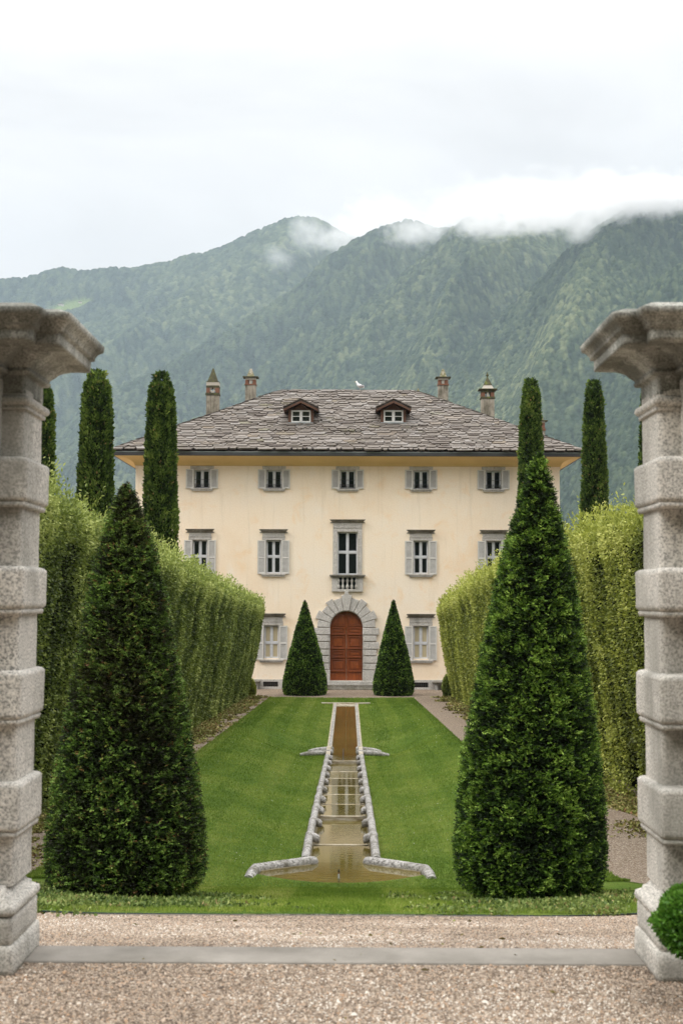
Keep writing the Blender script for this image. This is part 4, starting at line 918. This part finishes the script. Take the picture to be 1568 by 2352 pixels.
def rev(cx, cy, z0, H, prof, sc, n=40, m=40, seed=0, amp=0.):
    t = np.linspace(0, 1, m); a = np.linspace(0, 2 * math.pi, n, endpoint=False); T, A_ = np.meshgrid(t, a, indexing='ij')
    r = np.interp(T, prof[0], prof[1]) * sc * (1 + amp * fbm(np.cos(A_) * 2, np.sin(A_) * 2, T * 5, 3, seed))
    V = np.stack([cx + r * np.cos(A_), cy + r * np.sin(A_), z0 + H * (1 - T)], -1).reshape(-1, 3)
    i = np.arange(m - 1)[:, None] * n; j = np.arange(n)[None]; j2 = (j + 1) % n
    return V, np.stack([i + j, i + n + j, i + n + j2, i + j2], -1).reshape(-1, 4)
def cone_tree(px, pyt, yc, hw, prof, n, L, mat, lab, group, seed, kind='yew', bottom=.10, pxt=None, pyb=1950):
    pb = at(px, pyb, yc); cx = pb.x; p = at(pxt or px, pyt, yc); zt = p.z; lean = p.x - pb.x; zb_ = float(zg(cx, yc)); H = zt - zb_ - bottom; z0 = zb_ + bottom
    root = empty('topiary_cone', (cx, yc, zb_), lab, 'topiary', group)
    pt, pr_ = np.array(prof[0]), np.array(prof[1])
    tt = np.linspace(0, 1, 400); rr_ = np.interp(tt, pt, pr_) + .06; cdf = np.cumsum(rr_); cdf /= cdf[-1]
    T = np.interp(rng.random(n), cdf, tt); A_ = rng.random(n) * 2 * math.pi
    ca, sa = np.cos(A_), np.sin(A_); r0 = np.interp(T, pt, pr_) * hw
    lump = fbm(ca * r0 * 3.2, sa * r0 * 3.2, T * H * 3.2, 4, seed)
    fine = fbm(ca * r0 * 11, sa * r0 * 11, T * H * 13, 2, seed + 3)
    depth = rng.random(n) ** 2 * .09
    r = np.maximum(r0 * (1 + .035 * lump) + .028 * fine * (hw / .8) - depth, .0)
    sl = np.gradient(np.interp(tt, pt, pr_), tt) * hw / H; up = np.interp(T, tt, sl)
    N = unit(np.stack([ca, sa, up * 1.0], -1)); P = np.stack([cx + r * ca + lean * (1 - T) ** 1.5, yc + r * sa, z0 + H * (1 - T)], -1)
    Dn = unit(N * .8 + rng.normal(size=(n, 3)) * .42 + np.array([0, 0, .18]))
    tint = np.clip(.44 + .38 * lump + .62 * fine + rng.normal(size=n) * .27 - depth * 4.6, 0, .95); tint[rng.random(n) < .012] = 1.0  # deeper and hollow parts tinted darker, shade painted into the foliage
    Ls = L * rng.uniform(.6, 1.25, n)
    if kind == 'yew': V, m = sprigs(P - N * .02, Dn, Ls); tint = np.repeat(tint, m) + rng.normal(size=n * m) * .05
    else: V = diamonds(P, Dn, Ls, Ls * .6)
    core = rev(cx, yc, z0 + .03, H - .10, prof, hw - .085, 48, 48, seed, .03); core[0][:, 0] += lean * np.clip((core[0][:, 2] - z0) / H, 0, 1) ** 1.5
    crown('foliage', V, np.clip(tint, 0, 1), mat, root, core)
    MB().tube([(cx, yc, zb_ - .1), (cx, yc, zb_ + H * .5)], [.07, .04], 10).build('trunk', M['bark'], root)
    return root
PRR = ([0, .012, .03, .08, .16, .25, .44, .66, .80, .90, .95, .985, 1], [.02, .07, .12, .20, .33, .455, .67, .865, .965, 1.0, .985, .90, .70])
PRL = ([0, .012, .03, .08, .17, .25, .40, .63, .80, .88, .95, .985, 1], [.03, .08, .13, .22, .37, .46, .59, .81, .95, .99, 1.0, .92, .75])
PRF = ([0, .03, .31, .61, .85, .93, .98, 1], [.02, .06, .42, .76, .99, 1.0, .95, .86])
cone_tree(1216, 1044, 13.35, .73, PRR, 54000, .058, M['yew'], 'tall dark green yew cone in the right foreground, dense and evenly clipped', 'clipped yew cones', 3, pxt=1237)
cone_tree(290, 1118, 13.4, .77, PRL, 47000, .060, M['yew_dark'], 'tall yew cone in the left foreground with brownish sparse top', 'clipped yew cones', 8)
cone_tree(700, 1381, 72.6, 1.15, PRF, 30000, .085, M['yew'], 'small distant yew cone left of the villa door', 'clipped yew cones', 13, 'leaf', .0, pyb=1560)
cone_tree(903.5, 1380, 72.6, 1.05, PRF, 30000, .085, M['yew'], 'small distant yew cone right of the villa door', 'clipped yew cones', 18, 'leaf', .0, pyb=1560)

def cypress(px, pyt, yc, hw, lab, seed, n=26000, lean=0., prof=None):
    p = at(px, pyt, yc); cx, zt = p.x, p.z; zb_ = HOUSE_Z - .1; H = zt - zb_
    root = empty('cypress', (cx, yc, zb_), lab, 'cypress', 'columnar cypresses beside the villa')
    prof = prof or ([0, .006, .03, .10, .3, .55, .8, .95, 1], [.15, .42, .66, .80, .92, 1.0, .98, .8, .35])
    T = rng.random(n) ; A_ = rng.random(n) * 2 * math.pi; ca, sa = np.cos(A_), np.sin(A_); r0 = np.interp(T, *prof) * hw
    lump = fbm(ca * r0 * 2.6, sa * r0 * 2.6, T * H * .8, 4, seed); fine = fbm(ca * r0 * 7, sa * r0 * 7, T * H * 3.0, 3, seed + 3)
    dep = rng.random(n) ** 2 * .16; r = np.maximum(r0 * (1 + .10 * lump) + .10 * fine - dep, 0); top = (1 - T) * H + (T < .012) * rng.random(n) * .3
    P = np.stack([cx + r * ca + lean * T, yc + r * sa, zb_ + top], -1); N = np.stack([ca, sa, 0 * ca], -1)
    Dn = unit(N * .55 + np.array([0, 0, .75]) + rng.normal(size=(n, 3)) * .35); Ls = rng.uniform(.10, .22, n)
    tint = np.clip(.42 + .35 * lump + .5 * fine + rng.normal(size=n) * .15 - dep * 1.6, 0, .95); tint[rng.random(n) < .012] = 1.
    V = np.concatenate([diamonds(P, Dn, Ls, Ls * .42), diamonds(P + N * .02, unit(Dn + rng.normal(size=(n, 3)) * .4), Ls * .8, Ls * .3)]); tint = np.concatenate([tint, tint])
    core = rev(cx, yc, zb_ + .2, H - .6, ([0, .03, .3, 1], [.3, .6, .9, .8]), hw - .16, 24, 40, seed, .08); core[0][:, 0] += lean * (1 - (core[0][:, 2] - zb_) / H)
    crown('foliage', V, tint, M['cypress'], root, core); MB().tube([(cx + lean, yc, zb_ - .2), (cx + lean * .5, yc, zb_ + H * .5)], [.16, .08], 8).build('trunk', M['bark'], root)
cypress(96, 884, 60, .62, 'leftmost cypress, half hidden behind the left gate pillar', 21)
cypress(223, 866, 61, .80, 'broad cypress between the left gate pillar and the villa', 22, 30000)
cypress(370, 870, 62, .74, 'cypress standing in front of the left end of the villa', 23, 30000, .1)
cypress(1219, 882, 73, .72, 'slim cypress in front of the right end of the villa, behind the yew cone', 24, 26000, -.1, ([0, .01, .05, .2, .4, .6, 1], [.2, .45, .62, .80, .95, 1, .8]))
cypress(1363, 886, 70, .70, 'cypress standing free to the right of the villa', 25, 26000, 0, ([0, .01, .05, .2, .4, .6, 1], [.2, .45, .60, .75, .95, 1, .8]))
cypress(1494, 884, 68, .66, 'rightmost cypress, almost hidden by the right gate pillar', 26, 16000)

def hedge(side, xb_, xt_, ztop, y0, y1, mat, lab, seed, dens):
    root = empty('hedge', (side * (xb_ + .8), (y0 + y1) / 2, float(zg(side * xb_, (y0 + y1) / 2))), lab, 'hedge', 'tall clipped hedges flanking the lawn')
    # face leaves
    n = dens; u = rng.random(n); y = y0 + (y1 - y0) * u ** 1.25
    zb_ = zg(side * (xb_) + 0 * y, y); zt_ = np.interp(y, *ztop); v = rng.random(n) ** .95; z = zb_ + (zt_ - zb_) * v
    rib = fbm(y * .75 + .25 * v + .9 * fbm(y * .2, v, 0, 2, seed + 30), v * 1.1, 0, 4, seed); rib2 = fbm(y * 2.3, v * 2.2, 0, 3, seed + 4); gro = -np.abs(fbm(y * .55 + v * .3, 0 * y, 0, 2, seed + 9))
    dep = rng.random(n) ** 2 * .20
    x = xb_ + (xt_ - xb_) * sm(v * 1.1) ** .8 - .10 * rib - .08 * rib2 + .30 * np.clip(-.28 - rib, 0, .5) + dep
    x -= .15 * sm((v - .82) / .15)
    P = np.stack([side * x, y, z], -1); N = np.array([-side, 0, .15]); Dn = unit(N * .5 + rng.normal(size=(n, 3)) * .5 + np.array([0, 0, -.25]))
    Ls = np.interp(y, [15, 30, 71], [.055, .075, .11]) * rng.uniform(.7, 1.2, n)
    fine = fbm(y * 3.1, z * 3.1, 0, 3, seed + 6)
    tint = np.clip(.54 + .38 * rib + .40 * rib2 + .45 * fine + rng.normal(size=n) * .16 - dep * 2.2 + .42 * sm((v - .84) / .14), 0, 1)  # grooves and inner leaves get a darker tint in place of shade
    V = [diamonds(P, Dn, Ls, Ls * .55)]; TT = [tint]
    # loose shoots on top
    m = int(dens * .8); y = y0 + (y1 - y0) * rng.random(m) ** 1.25; q = rng.random(m); zt_ = np.interp(y, *ztop)
    xx = xt_ - .12 + q * 1.9; lump = fbm(y * .8, xx * 1.2, 0, 3, seed + 2); tuft = np.clip(fbm(y * 2.2, xx * 2.2, 0, 2, seed + 12) * 2, 0, 1)
    hgt = rng.random(m) ** 1.3 * (.36 + .30 * lump + .50 * tuft) ; z = zt_ - .22 + hgt
    P = np.stack([side * (xx + rng.normal(size=m) * .05), y, z], -1); Dn = unit(np.array([-side * .3, 0, .75]) + rng.normal(size=(m, 3)) * .5)
    Ls = np.interp(y, [15, 30, 71], [.06, .085, .12]) * rng.uniform(.7, 1.3, m)
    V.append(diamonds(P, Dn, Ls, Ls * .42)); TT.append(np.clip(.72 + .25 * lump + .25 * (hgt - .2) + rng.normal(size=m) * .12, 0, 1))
    # single long shoots
    m = 800; y = y0 + (y1 - y0) * rng.random(m) ** 1.2; xx = xt_ - .1 + rng.random(m) * 1.2; zt_ = np.interp(y, *ztop); ln = rng.random(m) ** 3 * .6 + .1
    dirs = unit(np.stack([rng.normal(size=m) * .25, rng.normal(size=m) * .25, np.ones(m)], -1))
    for k in range(9):
        P = np.stack([side * xx, y, zt_ + .08], -1) + dirs * (ln * k / 8)[:, None]; Dn = unit(dirs + rng.normal(size=(m, 3)) * .8)
        V.append(diamonds(P, Dn, np.full(m, .085), .032)); TT.append(np.clip(.8 + rng.normal(size=m) * .12, 0, 1))
    # far and near ends, outer side (coarser)
    m = int(dens * .10); v = rng.random(m); q = rng.random(m)
    for ye, sg in ((y1, 1), (y0, -1)):
        za, zt_ = float(zg(side * xb_, ye)), float(np.interp(ye, *ztop)); xi_ = xb_ + (xt_ - xb_) * v
        P = np.stack([side * (xi_ + q * 1.9), ye + sg * (.1 - rng.random(m) * .2), za + (zt_ - za) * v], -1); V.append(diamonds(P, unit(np.array([0, sg * .6, 0]) + rng.normal(size=(m, 3)) * .6), .13, .075)); TT.append(np.clip(.4 + .3 * fbm(q * 4, v * 6, 0, 3) + rng.normal(size=m) * .15, 0, 1))
    m = int(dens * .2); y = y0 + (y1 - y0) * rng.random(m); v = rng.random(m); za = zg(side * xb_ + 0 * y, y); zt_ = np.interp(y, *ztop)
    P = np.stack([side * (xb_ + 1.75 + rng.random(m) * .12), y, za + (zt_ - za) * v], -1); V.append(diamonds(P, unit(np.array([side * .6, 0, 0]) + rng.normal(size=(m, 3)) * .6), .16, .1)); TT.append(np.clip(.4 + rng.normal(size=m) * .2, 0, 1))
    yy = np.linspace(y0 + .05, y1 - .05, 90); cv = []
    for t_ in yy:
        za = float(zg(side * xb_, t_)) - .1; zt__ = float(np.interp(t_, *ztop)) - .28
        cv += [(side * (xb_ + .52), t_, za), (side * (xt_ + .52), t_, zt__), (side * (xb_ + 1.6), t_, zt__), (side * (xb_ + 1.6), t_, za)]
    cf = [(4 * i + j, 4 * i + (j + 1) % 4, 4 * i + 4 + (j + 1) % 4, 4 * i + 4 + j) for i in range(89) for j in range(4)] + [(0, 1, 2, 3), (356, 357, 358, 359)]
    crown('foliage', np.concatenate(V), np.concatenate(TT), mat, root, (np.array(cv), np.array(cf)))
    mb = MB(); rg_ = random.Random(seed); y = y0 + .6
    while y < y1: 
        x = side * (xb_ + .6); z = float(zg(x, y)); mb.tube([(x, y, z - .1), (x, y, z + 2.5)], [.06, .03], 6); y += rg_.uniform(1.2, 1.7)
    mb.build('trunks', M['bark'], root)
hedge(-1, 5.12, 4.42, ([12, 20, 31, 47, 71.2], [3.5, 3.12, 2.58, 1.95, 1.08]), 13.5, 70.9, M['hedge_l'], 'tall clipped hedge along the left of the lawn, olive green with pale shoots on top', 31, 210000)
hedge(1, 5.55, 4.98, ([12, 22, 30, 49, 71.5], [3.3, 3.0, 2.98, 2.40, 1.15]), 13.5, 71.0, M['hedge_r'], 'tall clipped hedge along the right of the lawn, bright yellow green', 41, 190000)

def bush(px, py, Y, rad, mat, lab, n, L, seed, name='shrub', cat='shrub'):
    p = at(px, py, Y); root = empty(name, (p.x, Y, p.z - rad[2]), lab, cat); d = unit(rng.normal(size=(n, 3))); lump = fbm(d[:, 0] * 3, d[:, 1] * 3, d[:, 2] * 3, 3, seed)
    rr_ = (1 + .24 * lump - rng.random(n) ** 2 * .2)[:, None]; P = np.array([p.x, Y, p.z]) + d * np.array(rad) * rr_; Dn = unit(d + rng.normal(size=(n, 3)) * .6 + np.array([0, 0, .3])); Ls = L * rng.uniform(.7, 1.3, n)
    tint = np.clip(.5 + .4 * lump + .25 * d[:, 2] + rng.normal(size=n) * .18, 0, 1); mb = MB().ball((p.x, Y, p.z), 1, [q * .8 for q in rad], 16); cf = np.array([f for f in mb.f])
    crown('foliage', diamonds(P, Dn, Ls, Ls * .55), tint, mat, root, (np.array(mb.v), cf)); MB().tube([(p.x, Y, p.z - rad[2] - .15), (p.x, Y, p.z)], [.03, .02], 7).build('stem', M['bark'], root)
bush(1628, 2122, 5.55, (.20, .18, .155), M['box'], 'bright green boxwood bush at the foot of the right gate pillar', 11000, .024, 61, 'boxwood', 'bush')
bush(574, 1584, 71.6, (.26, .3, .50), M['hedge_r'], 'low yellow green shrub at the far end of the left hedge', 5000, .10, 62)
bush(1029, 1580, 71.4, (.26, .3, .62), M['hedge_l'], 'low green shrub at the far end of the right hedge', 5000, .10, 63)

# ---------------------------------------------------------------- ground cover
def scatter_blades(n, ysel, xl, xr, hgt, wid, mat, name, dz=.02, leafy=False, tintf=None, excl=None):
    y = ysel(n); x = xl(y) + (xr(y) - xl(y)) * rng.random(n)
    if excl is not None: k = ~excl(x, y); x, y = x[k], y[k]; n = len(x)
    z = zg(x, y) + dz; P = np.stack([x, y, z], -1); sc_ = np.interp(y, [8, 20, 45, 72], [1, 1.25, 2.4, 3.4])
    Dn = unit(rng.normal(size=(n, 3)) * (.75 if leafy else .33) + np.array([0, 0, 1.0]))
    L = hgt * rng.uniform(.6, 1.3, n) * np.sqrt(sc_) ; W_ = wid * sc_
    t_ = np.clip(tintf(x, y) + rng.normal(size=n) * .14, 0, 1)
    return diamonds(P, Dn, L, W_), t_
def lawn_t(x, y): return .45 + .40 * fbm(x * .7, y * .16, 0, 4, 3) + .10 * np.sign(np.sin((np.abs(x) - .5) * 2 * math.pi / 1.05 + .5 * np.sin(y * .2))) + .20 * fbm(x * 3, y * 3, 0, 2, 4) + .10 * np.sign(np.sin((y - .06 * x) * 2 * math.pi / 2.2)) * 0 
def in_water(x, y): return ((np.abs(x) < .58) & (y > 20) & (y < 66.3)) | ((np.abs(x) < 1.3) & (y > 18.64) & (y < 20.35) & (y > 18.64 + .66 * (np.abs(x) / 1.22) ** 2.6) & (y < 20.45 - .62 * (np.abs(x) - .5)))
V1, t1 = scatter_blades(300000, lambda n: 16.5 + (70 - 16.5) * rng.random(n) ** 2.1, lambda y: np.full_like(y, WL_), lambda y: np.full_like(y, WR_), .032, .0055, None, '', tintf=lawn_t, excl=in_water)
V2, t2 = scatter_blades(90000, lambda n: 10.35 + 7.5 * rng.random(n), lambda y: np.full_like(y, -2.6), lambda y: np.full_like(y, 2.8), .035, .006, None, '', tintf=lawn_t)
o = npmesh('grass', np.concatenate([V1, V2]), quads(len(t1) + len(t2)), M['grass'], attrs={'tint': ('FACE', np.concatenate([t1, t2]))}); props(o, 'short mown grass covering the lawn', 'grass', kind='stuff')
# broad-leaved cover round the feet of the two near cones
n = 80000; sdx = rng.choice([-1, 1], n); y = 9.5 + rng.random(n) * 6.6; x = sdx * (1.95 + rng.normal(size=n) * .95)
k = (np.abs(x) < 3.6) & (fbm(x * 1.6, y * 1.6, 0, 3, 8) * .7 + .62 - np.hypot((np.abs(x) - 2.1) / 1.4, (y - 12.4) / 2.9) * .75 > 0) & (y > 10.12 - .55 * np.exp(-((np.abs(x) - 1.9) / .8) ** 2) + .22 * fbm(x * 2.5, 0 * x, 0, 3, 2) + .25 * rng.random(n) ** 2); x, y = x[k], y[k]; n = len(x)
P = np.stack([x, y, zg(x, y) + .01 + rng.random(n) * .05], -1); Ls = rng.uniform(.02, .045, n)
t_ = np.clip(.5 + .5 * fbm(x * 4, y * 4, 0, 3, 5) + rng.normal(size=n) * .2, 0, 1)
o = npmesh('ground_cover', diamonds(P, unit(rng.normal(size=(n, 3)) * .8 + np.array([0, 0, .7])), Ls, Ls * .6), quads(n), M['cover'], attrs={'tint': ('FACE', t_)}); props(o, 'low leafy ground cover round the feet of the near yew cones', 'ground cover', kind='stuff')
# fallen leaves and ivy on the side paths
P = []; TT = []
for s, xb_ in ((-1, 5.12), (1, 5.55)):
    n = 90000; y = 14 + 57 * rng.random(n) ** 1.2; off = np.abs(rng.normal(size=n)) * .5; x = s * (xb_ + .15 - off); cl = fbm(x * 1.5, y * .8, 0, 3, 7) + .78 - off * .72; k = (cl > 0) & (np.abs(x) > 3.7 + .0 * y); x, y = x[k], y[k]
    P.append(np.stack([x, y, zg(x, y) + .008 + rng.random(len(x)) * .025], -1)); TT.append(np.clip(.5 + .4 * fbm(x * .8, y * .5, 0, 3, 3) + rng.normal(size=len(x)) * .25, 0, 1))
P = np.concatenate(P); TT = np.concatenate(TT); n = len(P); Ls = np.interp(P[:, 1], [15, 71], [.06, .12]) * rng.uniform(.6, 1.2, n)
o = npmesh('leaf_litter', diamonds(P, unit(rng.normal(size=(n, 3)) * np.array([1, 1, .35])), Ls, Ls * .6), quads(n), M['litter'], attrs={'tint': ('FACE', TT)}); props(o, 'fallen leaves and creeping ivy along the feet of the hedges', 'leaf litter', kind='stuff')
# pebbles
def pebbles(n, y0, y1, r, ex):
    y = y0 + (y1 - y0) * rng.random(n) ** ex; x = (rng.random(n) * 2 - 1) * (.34 * y + .25) + .05
    k = ~((y > 6.19) & (y < 6.485) & (x > -1.6) & (x < 1.7)); x, y = x[k], y[k]; n = len(x); z = zg(x, y) + r * .25
    a = rng.random(n) * 6.283; s_ = r * rng.lognormal(0, .3, n); e1 = np.stack([np.cos(a), np.sin(a), rng.normal(size=n) * .25], -1) * (s_ * 1.25)[:, None]; e2 = np.stack([-np.sin(a), np.cos(a), rng.normal(size=n) * .25], -1) * (s_ * rng.uniform(.7, 1, n))[:, None]; e3 = np.array([0, 0, 1.]) * (s_ * .75)[:, None]
    C_ = np.stack([x, y, z], -1)
    V = np.stack([C_ + e1, C_ + e2, C_ - e1, C_ - e2, C_ + e3 + e1 * .45, C_ + e3 + e2 * .45, C_ + e3 - e1 * .45, C_ + e3 - e2 * .45], 1).reshape(-1, 3)
    b = np.arange(n)[:, None] * 8; Q = np.concatenate([b + np.array([[0, 1, 5, 4]]), b + np.array([[1, 2, 6, 5]]), b + np.array([[2, 3, 7, 6]]), b + np.array([[3, 0, 4, 7]]), b + np.array([[4, 5, 6, 7]])]); t = np.clip(rng.random(n) + .30 * fbm(x * 1.1, y * 1.1, 0, 4, 12), 0, 1)
    return V, Q, np.tile(t, 5)
A1 = pebbles(290000, 4.75, 10.45, .0043, 1.02); props(npmesh('pebbles', A1[0], A1[1], M['pebble'], attrs={'tint': ('FACE', A1[2])}, smooth=True), 'loose pinkish beige gravel pebbles before and behind the threshold', 'gravel', kind='stuff')

# ---------------------------------------------------------------- air and low cloud
mh = bpy.data.materials.new('haze_air'); mh.use_nodes = True; t_ = mh.node_tree; t_.nodes.remove(t_.nodes['Principled BSDF'])
pv = t_.nodes.new('ShaderNodeVolumePrincipled'); pv.inputs['Color'].default_value = (.64, .765, .89, 1); pv.inputs['Density'].default_value = .000078; pv.inputs['Anisotropy'].default_value = 0.0
t_.links.new(pv.outputs[0], t_.nodes['Material Output'].inputs['Volume'])
o = MB().box(-4200, 4200, -380, 6500, -41.5, 1750).build('haze', mh); props(o, kind='stuff')
def cloud(px, py, Y, rx, ry, rd, dens, seed):
    p = at(px, py, Y); k = Y / F
    t = NT('mist_%d' % seed); t.t.nodes.remove(t.b)
    tcn = t.n('ShaderNodeTexCoord'); v = t.n('ShaderNodeVectorMath', {0: tcn.outputs['Generated'], 1: (.5, .5, .5)}, operation='SUBTRACT'); ln = t.n('ShaderNodeVectorMath', {0: v.outputs[0]}, operation='LENGTH')
    ms = 1 / (ry * k)
    no_ = t.n('ShaderNodeTexNoise', {'Vector': t.co((ms, ms, ms * 1.2)), 'Scale': 1.3, 'Detail': 4, 'Roughness': .6})
    a = t.n('ShaderNodeMath', {0: ln.outputs['Value'], 1: -2.0, 2: .62}, operation='MULTIPLY_ADD'); b_ = t.n('ShaderNodeMath', {0: no_.outputs[0], 1: 1.9, 2: -.78}, operation='MULTIPLY_ADD')
    c_ = t.n('ShaderNodeMath', {0: a.outputs[0], 1: b_.outputs[0]}, operation='ADD'); d_ = t.n('ShaderNodeMath', {0: c_.outputs[0], 1: dens / (ry * k)}, operation='MULTIPLY', use_clamp=False); e_ = t.n('ShaderNodeMath', {0: d_.outputs[0], 1: 0.0}, operation='MAXIMUM')
    pv = t.n('ShaderNodeVolumePrincipled', {'Color': (1, 1, 1, 1), 'Density': e_.outputs[0]}); t.t.links.new(pv.outputs[0], t.out.inputs['Volume'])
    o = MB().ball((0, 0, 0), 1, (1, 1, 1), 20).build('mist', t.m); o.location = p; o.scale = (rx * k, rd, ry * k); props(o, 'low cloud drifting along the mountain ridge', kind='stuff')
for a in ((1320, 462, 2950, 430, 62, 220, 1.3), (1075, 486, 3300, 150, 44, 220, 1.1), (955, 528, 3500, 110, 40, 150, .75), (1130, 512, 3000, 100, 38, 150, 1.0), (1338, 520, 2650, 62, 52, 120, .9),
          (1240, 494, 2700, 150, 40, 150, 1.3), (1470, 458, 2600, 230, 62, 150, 2.3), (800, 545, 4300, 110, 46, 200, 1.0), (705, 532, 4700, 62, 55, 200, .6), (640, 590, 4700, 60, 40, 150, .3), (880, 498, 4500, 130, 46, 300, 1.1)):
    cloud(*a, int(a[0]))

# clover flowers in the lawn, a few stray leaves on the gravel
n = 520; y = 20 + 46 * rng.random(n) ** 1.5; x = rng.choice([-1, 1], n) * (.9 + 2.6 * rng.random(n)); k = fbm(x * .8, y * .5, 0, 3, 44) > -.05; x, y = x[k], y[k]; n = len(x)
P = np.stack([x, y, zg(x, y) + .055], -1); Ls = np.interp(y, [20, 66], [.014, .03])
o = npmesh('clover', diamonds(P, unit(rng.normal(size=(n, 3)) * .5 + np.array([0, -.6, .6])), Ls, Ls * .9), quads(n), mat_plain('clover_flower', (.75, .76, .68), .8)); props(o, 'tiny white clover flowers dotted over the lawn', 'clover', kind='stuff')
n = 90; y = 5 + 5.2 * rng.random(n); x = rng.normal(size=n) * 1.3; k = np.abs(x) < .28 * y; x, y = x[k], y[k]; n = len(x)
P = np.stack([x, y, zg(x, y) + .012], -1); Ls = rng.uniform(.015, .05, n)
o = npmesh('stray_leaves', diamonds(P, unit(rng.normal(size=(n, 3)) * np.array([1, 1, .15])), Ls, Ls * rng.uniform(.15, .5, n)), quads(n), M['litter'], attrs={'tint': ('FACE', rng.random(n) * .6)}); props(o, 'stray dry leaves and twigs scattered on the gravel', 'leaf litter', kind='stuff')
